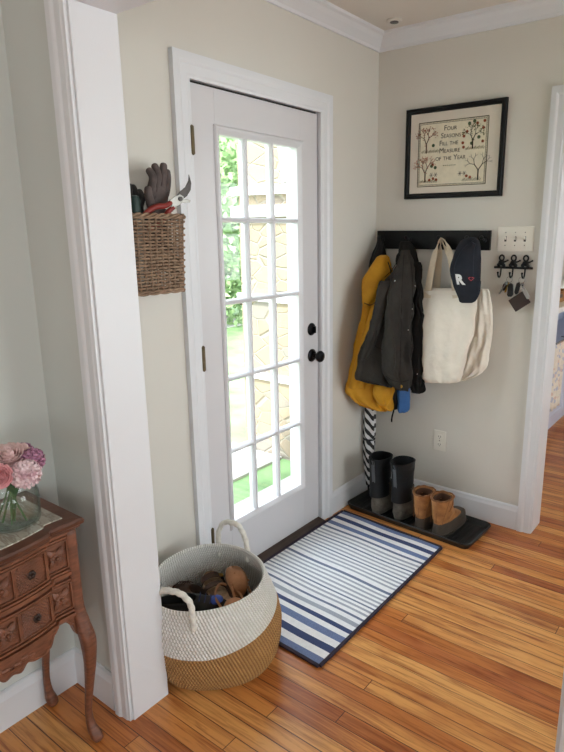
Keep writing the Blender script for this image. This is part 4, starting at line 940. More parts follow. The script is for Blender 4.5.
# ---- yellow raincoat on the first peg
YEL = mat('yellow_raincoat', '#d39a28', .6, .10, 10, .4, 24, col2='#c0881e', spec=.3, bdist=.015); YLIN = mat('yellow_lining', '#9a6d1c', .7, .1, 12)
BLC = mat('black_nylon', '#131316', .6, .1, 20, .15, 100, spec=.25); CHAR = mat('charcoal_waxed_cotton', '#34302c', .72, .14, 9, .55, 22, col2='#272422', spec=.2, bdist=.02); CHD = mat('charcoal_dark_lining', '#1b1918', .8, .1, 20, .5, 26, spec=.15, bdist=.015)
BLU2 = mat('blue_nylon', '#2f66a6', .5, .08, 15, .15, 80); CANV = mat('natural_canvas', '#efe7da', .85, .05, 6, .5, 20, bdist=.018); CANH = mat('canvas_strap', '#decfb8', .85, .06, 12, .25, 200)
t = thing('raincoat', 'yellow hooded raincoat on the leftmost peg, next to the corner', 'raincoat', (.09, -.14, 1.40))
cloth('body', [(268, 373, 392, (-.10, -.07), .05), (290, 365, 397, (-.17, -.07), .06), (315, 361.5, 398, (-.22, -.08), .07), (345, 355, 398, (-.27, -.09), .08), (375, 349, 396, (-.30, -.10), .085), (390, 345.5, 394, (-.325, -.10), .085), (400, 352, 393, (-.30, -.11), .08), (408, 366, 393, (-.25, -.12), .06), (410, 378, 392, (-.20, -.12), .05)], -.15, .12, YEL, t, folds=((4, .013, 1.4, .3), (8, .007, -2, 1.5)), wob=.011, seed=1, n=90)
cloth('hood', [(255, 380, 387, (-.13, -.11), .03), (258, 376, 389, (-.16, -.12), .06), (266, 370.5, 391, (-.20, -.13), .08), (280, 363, 391, (-.25, -.14), .09), (292, 361.5, 388, (-.27, -.16), .09), (302, 362, 378, (-.27, -.20), .06), (306, 364, 372, (-.27, -.23), .04)], -.17, .1, YEL, t, folds=((3, .006, 1, .8),), wob=.006, seed=3)
cloth('sleeve', [(285, 380, 391, (-.17, -.14), .04), (310, 370, 381, (-.25, -.20), .05), (345, 360, 372, (-.31, -.26), .055), (375, 352, 366, (-.34, -.29), .055), (388, 349, 364, (-.35, -.30), .05)], -.2, .07, YEL, t, folds=((3, .004, 1, .8),), wob=.005, seed=4)
cloth('sleeve_cuff', [(380, 376, 391, (-.26, -.20), .04), (386, 374, 392, (-.28, -.21), .07), (395, 373, 391, (-.285, -.21), .075), (401, 376, 389, (-.28, -.21), .06), (405, 380, 386, (-.26, -.22), .03)], -.2, .07, YEL, t, folds=((4, .004, 1, .8),), wob=.004, seed=5, k=4)
bm = new(); tube(bm, catmull([at(388, 262, -.18), at(390, 268, -.20), at(391, 275, -.21), at(389, 281, -.22)], 6), .003, 8); tube(bm, catmull([at(364, 303, -.32), at(371, 305, -.30), at(379, 299, -.27)], 6), .0022, 8); obj('drawcord', bm, BLC, t, True)
t = thing('hanging_bag', 'black nylon bag hooked on the leftmost peg above the yellow hood', 'bag', (.06, -.07, 1.47))
cloth('bag_body', [(239, 377, 381, -.06, .02), (245, 376, 384, -.07, .04), (254, 373, 386, -.08, .06), (264, 370, 387, -.08, .06), (275, 368, 386, -.075, .05), (285, 367, 384, -.07, .03)], -.07, .05, BLC, t, folds=((4, .006, 1, .3),), wob=.006, seed=6, k=5)
bm = new(); tube(bm, catmull([at(379, 245, -.075), at(377.5, 238, -.055), at(379, 235.5, -.05), at(381, 238, -.055), at(381, 245, -.075)], 5), .0035, 8); obj('hang_loop', bm, BLC, t, True)
# ---- blue bag hanging low behind the dark jacket
t = thing('hanging_bag', 'blue nylon bag bottom showing beneath the charcoal jacket', 'bag', (.25, -.08, .9))
cloth('bag_body', [(330, 396, 407, -.06, .05), (360, 395, 409, -.07, .07), (385, 395, 409, -.075, .08), (400, 397, 409.5, -.075, .08), (409, 398, 409.5, -.075, .07), (412, 400, 408, -.075, .05)], -.07, .05, BLU2, t, folds=((3, .005, 1, .3),), wob=.004, seed=8)
cloth('side_panel', [(365, 392, 399, -.085, .06), (385, 392, 399, -.095, .07), (400, 393, 400, -.095, .06), (409, 394, 399, -.095, .05)], -.07, .05, BLC, t, folds=((3, .004, 1, .3),), wob=.004, seed=9)
bm = new(); ribbon(bm, catmull([at(395, 400, -.12), at(394, 409, -.12), at(392, 417, -.115), at(391.5, 422, -.11)], 4), (1, 0, 0), .009, .002); obj('strap_end', bm, BLC, t)
# ---- charcoal jacket
t = thing('jacket', 'charcoal waxed jacket with snaps on the second peg, over the raincoat', 'jacket', (.25, -.15, 1.47))
cloth('body', [(246, 401, 410, (-.09, -.08), .04), (256, 398, 415, (-.14, -.09), .06), (268, 394, 419, (-.19, -.10), .075), (286, 383, 420, (-.26, -.11), .085), (305, 377, 420, (-.30, -.12), .09), (330, 368.5, 419, (-.34, -.13), .09), (352, 360, 419, (-.37, -.13), .09), (376, 356, 419, (-.39, -.14), .09), (381, 362, 418, (-.38, -.14), .085), (385, 378, 417, (-.34, -.15), .07)], -.14, .15, CHAR, t, folds=((5, .015, 1.6, .3), (10, .008, -1.6, 2.2)), wob=.014, seed=11, n=110)
cloth('collar', [(241, 402, 409, (-.08, -.075), .03), (245, 399.5, 413, (-.11, -.085), .05), (252, 398, 417, (-.14, -.10), .065), (262, 396, 419, (-.17, -.11), .07), (270, 400, 419, (-.17, -.12), .05)], -.1, .08, CHD, t, folds=((4, .006, 1, .3),), wob=.008, seed=12, k=5)
cloth('sleeve', [(250, 401, 411, (-.17, -.14), .03), (262, 397, 414, (-.23, -.17), .05), (280, 391, 414, (-.29, -.19), .065), (305, 385, 413, (-.34, -.21), .075), (330, 384, 412, (-.35, -.22), .08), (355, 383, 411, (-.36, -.23), .08), (374, 385, 411, (-.36, -.235), .08), (384, 391, 409.5, (-.345, -.24), .07), (390, 397, 408, (-.32, -.25), .05)], -.2, .1, CHAR, t, folds=((3, .008, 2.2, .3), (6, .006, -3, 1)), wob=.013, seed=13, n=80)
cloth('sleeve', [(262, 414, 421, (-.16, -.13), .03), (285, 413.5, 422, (-.19, -.14), .05), (310, 413, 421, (-.21, -.16), .06), (340, 412, 420, (-.23, -.17), .065), (366, 410, 422, (-.245, -.17), .075), (382, 408, 424.5, (-.25, -.17), .08), (390, 411, 422, (-.24, -.18), .06), (393, 413, 418, (-.23, -.19), .04)], -.2, .1, CHD, t, folds=((3, .008, 1.5, .3), (7, .006, -3, 1)), wob=.015, seed=14, n=72)
cloth('storm_flap', [(281, 380, 396, (-.31, -.24), .02), (286, 378, 394, (-.33, -.26), .035), (295, 376, 389, (-.345, -.29), .035), (312, 373, 384, (-.365, -.32), .03), (335, 368, 378, (-.39, -.35), .028), (356, 361, 370, (-.41, -.38), .022), (360, 361, 366, (-.41, -.39), .015)], -.2, .05, CHAR, t, folds=((3, .003, 1.5, .3),), wob=.004, seed=15)
def fside(o_list, px, py):
    o = at(px, py, -1.2); d_ = (at(px, py, 0)-o).normalized(); best = None
    for b_ in o_list:
        h = b_.ray_cast(o, d_)
        if h[0] and (best is None or (h[0]-o).length < (best-o).length): best = h[0]
    return best or at(px, py, -.2)
jb = [bvh_of(o) for o in t.children]
bm = new()
for px, py in ((395, 281), (412, 309), (417, 374), (415, 286), (408, 330)): ball(bm, fside(jb, px, py), .0052, (1, .6, 1), 10)
obj('snaps', bm, NICKEL, t, True)
bm = new(); ball(bm, fside(jb, 401, 386.5), .009, (1, .6, 1), 14); obj('cuff_button', bm, BRASS, t, True)
bm = new()
for pl in ([(397, 262), (391, 271), (381, 281), (379, 286)], [(411, 262), (413, 285), (412, 315), (411, 345)], [(386, 376), (392, 380), (401, 382), (409, 380)], [(377, 330), (375, 345), (383, 350)], [(404, 255), (402, 290), (401, 330), (400, 375)]):
    tube(bm, [fside(jb, q.x, q.y)+Vector((0, -.0008, 0)) for q in catmull([(a, b, 0) for a, b in pl], 8)], .0016, 6)
obj('seam_piping', bm, CHD, t, True)
# ---- tote bags
t = thing('tote_bag', 'natural canvas tote bag with long handles on the middle peg', 'tote bag', (.42, -.10, 1.20))
cloth('bag_body', [(290, 421, 477, (-.13, -.12), .03), (296, 420, 477, (-.14, -.125), .04), (315, 419.5, 476, (-.16, -.14), .055), (335, 419, 473, (-.17, -.15), .07), (352, 419.5, 468, (-.18, -.16), .08), (368, 419.5, 464, (-.18, -.165), .08), (377, 421, 461, (-.18, -.17), .07), (381, 423, 459, (-.18, -.17), .05), (382.5, 426, 457, (-.18, -.17), .03)], -.12, .1, CANV, t, folds=((2, .007, 2, .6), (7, .003, -2.5, 1.3)), wob=.007, seed=21, n=96, p=.62)
for dy, w in ((-.03, 1), (.03, .9)):
    Pp = [at(427, 298, -.125+dy), at(431, 272, -.10+dy*.6), at(436, 250, -.08+dy*.3), at(441.5, 238.5, -.062+dy*.15), at(448, 248, -.08+dy*.3), at(453.5, 272, -.10+dy*.6), at(456, 298, -.125+dy)] if dy < 0 else [at(436, 298, -.09), at(438, 272, -.08), at(440, 250, -.065), at(441.5, 240, -.055), at(446, 250, -.065), at(463, 275, -.08), at(468, 298, -.09)]
    P = catmull(Pp, 6); bm = new(); m = len(P)
    W = [Vector((1, -.35*math.sin(PI*i/(m-1)), 0)) if abs(i/(m-1)-.5) > .14 else Vector((.25, -1, .1)) for i in range(m)]
    for _ in range(5): W = [W[0]]+[((W[i-1]+W[i]*2+W[i+1])/4) for i in range(1, m-1)]+[W[-1]]
    ribbon(bm, P, W, .038, .003); obj('handle', bm, CANH, t, bev=.0008)
bm = new(); ribbon(bm, catmull([at(421, 293, -.142), at(435, 293, -.156), at(450, 293, -.156), at(464, 293, -.15), at(477, 293, -.13)], 5), (0, 0, 1), .022, .0025); obj('top_hem', bm, CANV, t)
t = thing('tote_bag', 'second canvas tote bunched in folds behind and right of the first', 'tote bag', (.58, -.07, 1.15))
cloth('bag_body', [(289, 462, 487, -.045, .025), (296, 460, 490, -.05, .04), (315, 458, 493, -.055, .055), (335, 455, 492, -.055, .065), (355, 450, 489, -.06, .07), (367, 446, 486, -.06, .07), (375, 444, 478, -.06, .06), (381, 446, 466, -.06, .04)], -.08, .1, CANV, t, folds=((7, .011, 2.8, .6), (13, .006, -2.5, 1.3)), wob=.009, seed=22, n=110)
P = catmull([at(464, 296, -.06), at(464.5, 270, -.05), at(467, 250, -.04), Vector((.553, -.034, 1.476)), at(475, 250, -.04), at(477, 270, -.05), at(477, 296, -.06)], 6)
bm = new(); ribbon(bm, P, (1, -.2, 0), .020, .003); obj('handle', bm, CANH, t, bev=.0008)
# ---- cap
CAPM = mat('navy_cap_twill', '#2a2d35', .85, .08, 20, .25, 300, spec=.15); 
t = thing('baseball_cap', 'dark navy baseball cap with white and red mark, hung brim down over the bags', 'cap', (.56, -.14, 1.35))
cr = cloth('crown', [(237.5, 467, 476, -.088, .03), (241, 461, 479, -.105, .06), (247, 457, 480.5, -.135, .10), (256, 453.5, 481, -.15, .13), (266, 450.5, 481, -.16, .145), (274, 450.3, 481, -.165, .14), (282, 452.5, 480.5, -.165, .12), (287, 454, 480, -.165, .10)], -.14, .12, CAPM, t, wob=.002, seed=31, n=72, k=6, p=.85)
cloth('brim', [(281, 452.6, 480.6, -.190, .05), (287, 454, 480.5, -.200, .034), (293, 456.5, 479.5, -.202, .026), (298, 458.5, 477.5, -.198, .020), (301.5, 459.5, 475, -.194, .014), (303, 462, 472, -.192, .008)], -.14, .12, CAPM, t, wob=.001, seed=32, n=60, k=6, p=.5)
bb = bvh_of(cr)
bm = new(); ball(bm, front_of(bb, at(470.5, 238.5, -.12)), .006, (1, .6, 1), 10); obj('top_button', bm, CAPM, t, True)
bm = new()
for pl in ([(471, 239), (473, 255), (474, 270), (474, 286)], [(468, 239), (461, 252), (457, 268), (458, 284)]):
    tube(bm, [front_of(bb, at(x, y, -.2))+Vector((0, -.0004, 0)) for x, y in catmull([(a, b, 0) for a, b in pl], 6) and [(q.x, q.y) for q in catmull([(a, b, 0) for a, b in pl], 6)]], .0012, 6)
obj('panel_seams', bm, mat('navy_seam', '#262d3a', .8), t, True)
def emblem(name, b, px, py, m):
    c = at(px, py, -.23)
    for v in b.verts:
        v.co = front_of(bb, Vector((c.x+v.co.x, 0, c.z+v.co.y)))+Vector((0, -.0016+v.co.z, 0))
    obj(name, b, m, t)
b = text_mesh('R', .062, .0006, .0034)
for v in b.verts: v.co.x += v.co.y*-.12
bmesh.ops.subdivide_edges(b, edges=b.edges[:], cuts=1)
emblem('white_emblem', b, 459.5, 280, mat('white_embroidery', '#e9e9ea', .8, .03, 80))
b = new(); HP = []
for k in range(26): a = 2*PI*k/26; HP.append((.00068*16*math.sin(a)**3, .00068*(13*math.cos(a)-5*math.cos(2*a)-2*math.cos(3*a)-math.cos(4*a))))
for (f0, f1) in ((1, .62),):
    A = [b.verts.new((x*f0, z*f0, 0)) for x, z in HP]; B2 = [b.verts.new((x*f1, z*f1, 0)) for x, z in HP]
    for i in range(26): b.faces.new((A[i], A[(i+1) % 26], B2[(i+1) % 26], B2[i]))
emblem('red_emblem', b, 470, 279, mat('red_embroidery', '#b2434a', .8, .03, 80))
# ================================================================ CARVED CHEST
WD = mat('carved_walnut', '#80503a', .40, .2, 14, .3, 60, col2='#5e3827', stretch=(2, 2, 9)); WDT = mat('walnut_top_edge', '#6b4332', .38, .2, 8, .2, 80, col2='#472a20'); WDC = mat('walnut_relief', '#85543d', .38, .2, 18, .2, 90, col2='#653e2c')
def marble():
    m_ = NT('veined_marble'); tc = m_.n('ShaderNodeTexCoord'); w = m_.n('ShaderNodeTexNoise', i_Scale=7.0, i_Detail=8.0, i_Distortion=2.2); mp = m_.n('ShaderNodeMapping'); mp.inputs['Scale'].default_value = (1, 3.2, 1); mp.inputs['Rotation'].default_value = (0, 0, .5)
    m_.l(tc.outputs['Object'], mp.inputs[0]); m_.l(mp.outputs[0], w.inputs['Vector']); rp_ = m_.n('ShaderNodeValToRGB'); e = rp_.color_ramp
    for p, c in ((0, '#9a8a7c'), (.42, '#b9b2a6'), (.52, '#8e7f6f'), (.60, '#c4c2b8'), (1, '#a39c90')):
        q = e.elements[0] if p == 0 else (e.elements[-1] if p == 1 else e.elements.new(p)); q.position = p; q.color = srgb(c)
    m_.l(w.outputs['Fac'], rp_.inputs[0]); m_.l(rp_.outputs[0], m_.b.inputs['Base Color']); m_.b.inputs['Roughness'].default_value = .3; return m_.m
DY1, DY0, DZ = -2.050, -2.520, .745; DC = (DY0+DY1)/2
def fx(y, off=0):                         # serpentine front, swelling to the middle
    u = (y-DC)/(DY1-DC); a = abs(u)
    b = .030*(.5+.5*math.cos(PI*min(1, a*1.12))) + .010*math.sin(PI*min(1, a*1.1))**2*(-1 if a > .6 else .4)
    return .272+b+off
t = thing('carved_chest', 'small carved dark wood chest with marble top and curved legs at left', 'chest of drawers', (.15, DC, 0))
def slab(z0, z1, off, back, m, name, y0, y1, bev, n=60, prof=None):
    bm = new(); ys_ = [y0+(y1-y0)*i/n for i in range(n+1)]; R = []
    for z, o in (prof or [(z0, 0), (z1, 0)]):
        r = [Vector((fx(y, off+o), y-0+(o if i == n else (-o if i == 0 else 0)), z)) for i, y in enumerate(ys_)]; r += [Vector((back, y1+o, z)), Vector((back, y0-o, z))]; R.append(r)
    rings(bm, R); return obj(name, bm, m, t, True, bev=bev, ang=35)
slab(0, 0, .026, .004, WDT, 'top', DY0-.0, DY1+.0, 0, prof=[(.712, -.012), (.718, -.004), (.722, -.004), (.728, .004), (.738, .006), (.744, .002), (.7455, -.003)])
slab(.744, .7485, -.006, .030, marble(), 'marble_inset', DY0+.035, DY1-.036, .001)
# carcass: back box behind the drawers
bm = new(); box(bm, .012, DY0+.02, .43, .262, DY1-.010, .713); obj('carcass', bm, WD, t, bev=.002)
def sbox(bm, y0, y1, z0, z1, o0, o1, n=16):   # strip following the front
    for i in range(n):
        a, b = y0+(y1-y0)*i/n, y0+(y1-y0)*(i+1)/n
        za0, za1 = (z0(a), z0(b)) if callable(z0) else (z0, z0); zb0, zb1 = (z1(a), z1(b)) if callable(z1) else (z1, z1)
        V = [bm.verts.new(p) for p in ((fx(a, o0), a, za0), (fx(a, o1), a, za0), (fx(b, o1), b, za1), (fx(b, o0), b, za1), (fx(a, o0), a, zb0), (fx(a, o1), a, zb0), (fx(b, o1), b, zb1), (fx(b, o0), b, zb1))]
        for f in ((3, 2, 1, 0), (4, 5, 6, 7), (1, 2, 6, 5), (3, 0, 4, 7))+(((0, 1, 5, 4),) if i == 0 else ())+(((2, 3, 7, 6),) if i == n-1 else ()): bm.faces.new([V[q] for q in f])
    bmesh.ops.remove_doubles(bm, verts=bm.verts, dist=1e-5)
FY0, FY1 = DY0+.034, DY1-.034
rows_d = ((.585, .700), (.458, .570))
bm = new()
for z in (.700, .577, .446): sbox(bm, FY0, FY1, z, z+.010, -.03, .007, 40)
sbox(bm, FY0, FY1, .44, .71, -.03, -.012, 40)
obj('front_rails', bm, WDC, t)
pw = [.070, .094, .070, .094, .070]; g_ = (FY1-FY0-sum(pw))/6
for z0, z1 in rows_d:
    bm = new(); sbox(bm, FY0+.004, FY1-.004, z0, z1, -.02, -.005, 50); dr = obj('drawer', bm, WD, t)
    bm = new(); sbox(bm, FY0+.003, FY1-.003, z1-.010, z1-.004, -.004, .005, 50); sbox(bm, FY0+.003, FY1-.003, z0+.004, z0+.010, -.004, .005, 50); o = obj('bead_moulding', bm, WDC, None); o.parent = dr; bpy.context.view_layer.update(); o.location = -Vector(t.location)
    y = FY0+g_
    for k, w in enumerate(pw):
        za, zb = z0+.014, z1-.014; zc_ = (za+zb)/2; yc_ = y+w/2; bm = new()
        def onf(yy, zz, off=0): return Vector((fx(yy, off), yy, zz))
        # sunk border
        for ya, yb, zza, zzb in ((y, y+.004, za, zb), (y+w-.004, y+w, za, zb), (y, y+w, za, za+.004), (y, y+w, zb-.004, zb)): sbox(bm, ya, yb, zza, zzb, -.006, .002, 6)
        if k % 2:                          # basketwork panel with rosette knob
            step = .0098; H = zb-za
            for s_ in (-1, 1):
                q = -H
                while q < w+H:
                    P = []
                    for j in range(9):
                        zz = za+H*j/8; yy = y+q+(zz-za)*s_ + (0 if s_ > 0 else H*0)
                        if y+.003 < yy < y+w-.003: P.append(onf(yy, zz, -.0035))
                    if len(P) > 2: tube(bm, P, .0021, 6)
                    q += step
                if s_ < 0:
                    q = w
                    while q < w+H:
                        P = [onf(y+q-(zz-za), zz, -.0035) for zz in [za+H*j/8 for j in range(9)] if y+.003 < y+q-(zz-za) < y+w-.003]
                        if len(P) > 2: tube(bm, P, .0021, 6)
                        q += step
            kb = (.010, .62)
        else:
            for a, rl, rw, r0 in [(PI/4+PI/2*q, .021, .0075, .6) for q in range(4)]+[(PI/2*q, .012, .005, .45) for q in range(4)]:
                hx_, hz_ = w*.5*.92, (zb-za)*.5*.92; cy_, cz_ = math.cos(a), math.sin(a); Lf = rl*1.25
                for q in range(5):       # each leaf is a fan of low ribs
                    off_ = (q-2)*.0034*(rw/.0075); P = []
                    for j in range(7):
                        f = .12+.88*j/6; sp_ = off_*math.sin(PI*min(1, f*.95)); P.append(onf(yc_+(cy_*Lf*1.15*f-cz_*sp_), zc_+(cz_*Lf*1.4*f+cy_*sp_), -.003+.0045*math.sin(PI*f)))
                    tube(bm, P, lambda u_: .0025*math.sin(PI*(.08+.86*u_))+.0004, 6)
        o = obj('carved_panel', bm, WDC, None, True); o.parent = dr; o.location = -Vector(t.location)
        bm = new()
        for a in [2*PI*q/6 for q in range(6)]: ball(bm, onf(yc_+.0075*math.cos(a), zc_+.0075*math.sin(a), .003), .005, (.6, 1, 1), 8)
        ball(bm, onf(yc_, zc_, .008), .006, (1.1, 1, 1), 10); o = obj('knob', bm, WDC if k % 2 == 0 else mat('dark_knob', '#35231c', .4), None, True); o.parent = dr; o.location = -Vector(t.location)
        y += w+g_
# apron with scalloped lower edge
def apr(y):
    u = abs((y-DC)/(FY1-DC)); 
    pts = [(0, .395), (.10, .388), (.2, .405), (.32, .395), (.45, .392), (.55, .400), (.63, .428), (.72, .440), (.84, .438), (.94, .418), (1.0, .38)]
    for (a, za), (b, zb) in zip(pts, pts[1:]):
        if u <= b: f = (u-a)/(b-a); f = f*f*(3-2*f); return za+(zb-za)*f
    return .38
bm = new(); sbox(bm, FY0, FY1, apr, .448, -.022, .0, 80); obj('apron', bm, WD, t)
bm = new(); P = [Vector((fx(FY0+(FY1-FY0)*i/80, .001), FY0+(FY1-FY0)*i/80, apr(FY0+(FY1-FY0)*i/80)+.004)) for i in range(81)]; tube(bm, P, .0035, 6)
for s_ in (-1, 1):
    for j, (dy, z, r) in enumerate(((.035, .425, .008), (.055, .420, .007), (.015, .418, .009), (0, .415, .006))): ball(bm, Vector((fx(DC+s_*dy, .001), DC+s_*dy, z)), r, (.5, 1.3, .8), 10)
obj('apron_scroll', bm, WDC, t, True)
def leg_part(name, y, x, s_, front=True):
    o_ = .030 if front else .012
    P = [(x, y, .712, .017), (x, y, .60, .017), (x, y, .47, .018), (x+o_*.30, y+s_*.004, .41, .021), (x+o_*.75, y+s_*.009, .355, .0215), (x+o_*.75, y+s_*.008, .28, .0165), (x+o_*.35, y+s_*.004, .19, .012), (x-.001, y, .11, .0098), (x+.002, y, .06, .012), (x+o_*.45, y+s_*.004, .028, .017), (x+o_*.7, y+s_*.006, .010, .016)]
    pa = catmull([p[:3] for p in P], 5); ra = [q.x for q in catmull([(p[3], 0, 0) for p in P], 5)]; bm = new()
    R = []
    for p, r in zip(pa, ra): R.append([p+Vector((math.copysign(abs(math.cos(a))**.75, math.cos(a)), math.copysign(abs(math.sin(a))**.75, math.sin(a)), 0))*r for a in [2*PI*k/20+PI/4 for k in range(20)]])
    R.append([pa[-1]+(q-pa[-1])*.7+Vector((0, 0, -.009)) for q in R[-1]])
    rings(bm, R)
    if front:
        ball(bm, (x+o_*.75+.011, y+s_*.009, .375), .010, (.8, 1, 1.8), 12)
    obj('leg', bm, WD, t, True, ang=180)
leg_part('leg', DY1-.020, .262, 1); leg_part('leg', DY0+.020, .262, -1); leg_part('leg', DY1-.024, .032, 1, False); leg_part('leg', DY0+.024, .032, -1, False)
# ---- glass jar of flowers
VX, VY, VZ = .190, -2.182, .7487
t = thing('glass_vase', 'clear glass jar of cut flowers on the marble chest top', 'vase', (VX, VY, VZ))
bm = new(); lathe(bm, [(.004, .001), (.058, .001), (.068, .008), (.071, .022), (.071, .085), (.066, .100), (.057, .110), (.056, .128), (.060, .133), (.0565, .133), (.053, .127), (.054, .111), (.063, .099), (.068, .084), (.068, .022), (.064, .010), (.004, .006)], (VX, VY, VZ), 48); obj('glass', bm, JAR, t, True, ang=180)
WAT = glass_mat('vase_water', (.975, .985, .975, 1), .3)
bm = new(); lathe(bm, [(.062, .0115), (.0672, .024), (.0672, .070), (.0668, .071)], (VX, VY, VZ), 48); o = obj('water', bm, WAT, t, True)
STEM = mat('flower_stem', '#4c6b3a', .6, .1, 30); LF_ = mat('flower_leaf', '#4b6a44', .55, .15, 20, .2, 60)
def rose(name, lab, cat, head, r, cols, up=(0, 0, 1), n_rings=5, seed=0, root=None):
    rr = random.Random(seed); h = Vector(head); U = Vector(up).normalized(); A = U.orthogonal().normalized(); B = U.cross(A)
    tt = thing(name, lab, cat, head, 0, 'flowers in the glass jar')
    bm = new()
    for k in range(n_rings):
        f = (k+1)/n_rings; cnt = 4+k; rad = r*f
        for j in range(cnt):
            a0 = 2*PI*j/cnt+k*.7+rr.uniform(-.15, .15); wid = 1.35*2*PI/cnt*.62; hgt = r*(1.05-.35*f)*rr.uniform(.9, 1.1); tip = rad*(.25+.35*f); NU, NV = 7, 6; G = []
            for v_ in range(NV):
                row = []; s = v_/(NV-1)
                for u_ in range(NU):
                    q = (u_/(NU-1)*2-1); aw = a0+q*wid*(math.sin(PI*(.18+.72*s))**.6)
                    rd_ = rad*(.25+.75*math.sin(s*PI*.5)**.8)*(1-.06*q*q)+ (tip*.35*max(0, s-.75)/.25)*f
                    zz = -r*.55*(1-s)*f*1.1+hgt*s*(1-.12*q*q)-(.28*r*f*max(0, s-.7)/.3) - r*.25
                    row.append(bm.verts.new(h+A*math.cos(aw)*rd_+B*math.sin(aw)*rd_+U*zz+U*.002*math.sin(q*7+j)*s))
                G.append(row)
            for v_ in range(NV-1):
                for u_ in range(NU-1):
                    fa = bm.faces.new((G[v_][u_], G[v_][u_+1], G[v_+1][u_+1], G[v_+1][u_])); fa.material_index = 0 if f > .5 or len(cols) == 1 else 1
    ball(bm, h-U*r*.35, r*.35, (1, 1, 1), 10)
    obj('bloom', bm, cols, tt, True, solid=.0008, ang=180)
    mid = Vector((VX+(h.x-VX)*.35, VY+(h.y-VY)*.35, VZ+.125)); rt = Vector(root) if root else Vector((VX-(h.x-VX)*.6, VY-(h.y-VY)*.6, VZ+.016))
    bm = new(); tube(bm, catmull([h-U*r*.45, h.lerp(mid, .6)-Vector((0, 0, .012)), mid, rt], 6), .0024, 8); obj('stem', bm, STEM, tt, True)
    return tt
P1, P2, P3, P4 = mat('blush_petal', '#ecd0cd', .65, .08, 40, col2='#dcb6b5'), mat('coral_petal', '#eeb0b3', .65, .08, 40, col2='#e49aa1'), mat('pale_pink_petal', '#eed8db', .65, .08, 50, col2='#cfa6b0'), mat('mauve_petal', '#b9869f', .7, .12, 60, col2='#a06c89')
def vp(px, py, y): return at(px, py, y)
rose('rose', 'large blush rose standing highest in the jar', 'flower', vp(10, 457, -2.19), .043, [P1, P1], (.35, -.25, 1), 7, 1, (VX+.035, VY-.02, VZ+.016))
rose('rose', 'coral pink rose low at the left of the jar', 'flower', vp(1, 476, -2.235), .027, [P2, P2], (.6, -.75, .35), 7, 2, (VX+.045, VY+.015, VZ+.016))
def pompon(lab, head, r, m, seed, cat='flower', n=110, sc=(1, 1, 1), ps=.011):
    rr = random.Random(seed); h = Vector(head); tt = thing('hydrangea', lab, cat, head, 0, 'flowers in the glass jar'); bm = new()
    for i in range(n):
        z = 1-2*(i+.5)/n*.88; a = i*2.39996; s = math.sqrt(max(0, 1-z*z)); dv = Vector((s*math.cos(a), s*math.sin(a), z)); p = h+Vector((dv.x*sc[0], dv.y*sc[1], dv.z*sc[2]))*r*rr.uniform(.86, 1.06)
        A = dv.orthogonal().normalized(); B = dv.cross(A); ph = rr.uniform(0, PI)
        for q in range(4):
            aa = ph+q*PI/2; d1 = A*math.cos(aa)+B*math.sin(aa); d2 = dv.cross(d1)
            V = [bm.verts.new(p-dv*.002), bm.verts.new(p+d1*ps*.6+d2*ps*.45+dv*.002), bm.verts.new(p+d1*ps+dv*.0045), bm.verts.new(p+d1*ps*.6-d2*ps*.45+dv*.002)]; bm.faces.new(V)
    ball(bm, h, r*.82, sc, 12); obj('bloom', bm, m, tt, True, ang=180)
    mid = Vector((VX+(h.x-VX)*.3, VY+(h.y-VY)*.3, VZ+.125)); bm = new(); tube(bm, catmull([h, h.lerp(mid, .6)-Vector((0, 0, .01)), mid, Vector((VX+.03+rr.uniform(-.03, .02), VY-.02+rr.uniform(-.02, .02), VZ+.016))], 6), .0028, 8); obj('stem', bm, STEM, tt, True)
pompon('pale pink round bloom at the front right of the jar', vp(26, 474, -2.185), .033, P3, 3)
pompon('mauve bloom at the far right of the jar, behind the pale one', vp(32, 460, -2.15), .027, P4, 4, sc=(1, 1, .95))
pompon('small mauve bloom tucked between blush rose and mauve one', vp(24, 452, -2.14), .020, P4, 5, n=70)
t = thing('leaf_sprig', 'short green leafy sprig among the flower stems in the jar', 'leaf sprig', (VX, VY, VZ+.12))
for i, (a, l, z) in enumerate(((.4, .065, .16), (1.9, .05, .15), (-1.0, .06, .15), (3.2, .05, .16), (-.2, .055, .135))):
    c = Vector((VX, VY, VZ+z)); d_ = Vector((math.cos(a), math.sin(a), -.15)); s_ = Vector((-math.sin(a), math.cos(a), 0)); bm = new(); G = []
    for j in range(8):
        f = j/7; w = .016*math.sin(PI*min(1, f*1.02))**.8+.0006; p = c+d_*(.015+l*f)-Vector((0, 0, .02*f*f)); G.append([bm.verts.new(p-s_*w+Vector((0, 0, .004))), bm.verts.new(p), bm.verts.new(p+s_*w+Vector((0, 0, .004)))])
    for A, B in zip(G, G[1:]):
        for k in range(2): bm.faces.new((A[k], A[k+1], B[k+1], B[k]))
    obj('leaf', bm, LF_, t, True, solid=.0008, ang=180)
bm = new(); tube(bm, catmull([(VX+.02, VY, VZ+.16), (VX+.01, VY-.01, VZ+.10), (VX-.02, VY-.03, VZ+.016)], 6), .0022, 8); obj('stem', bm, STEM, t, True)
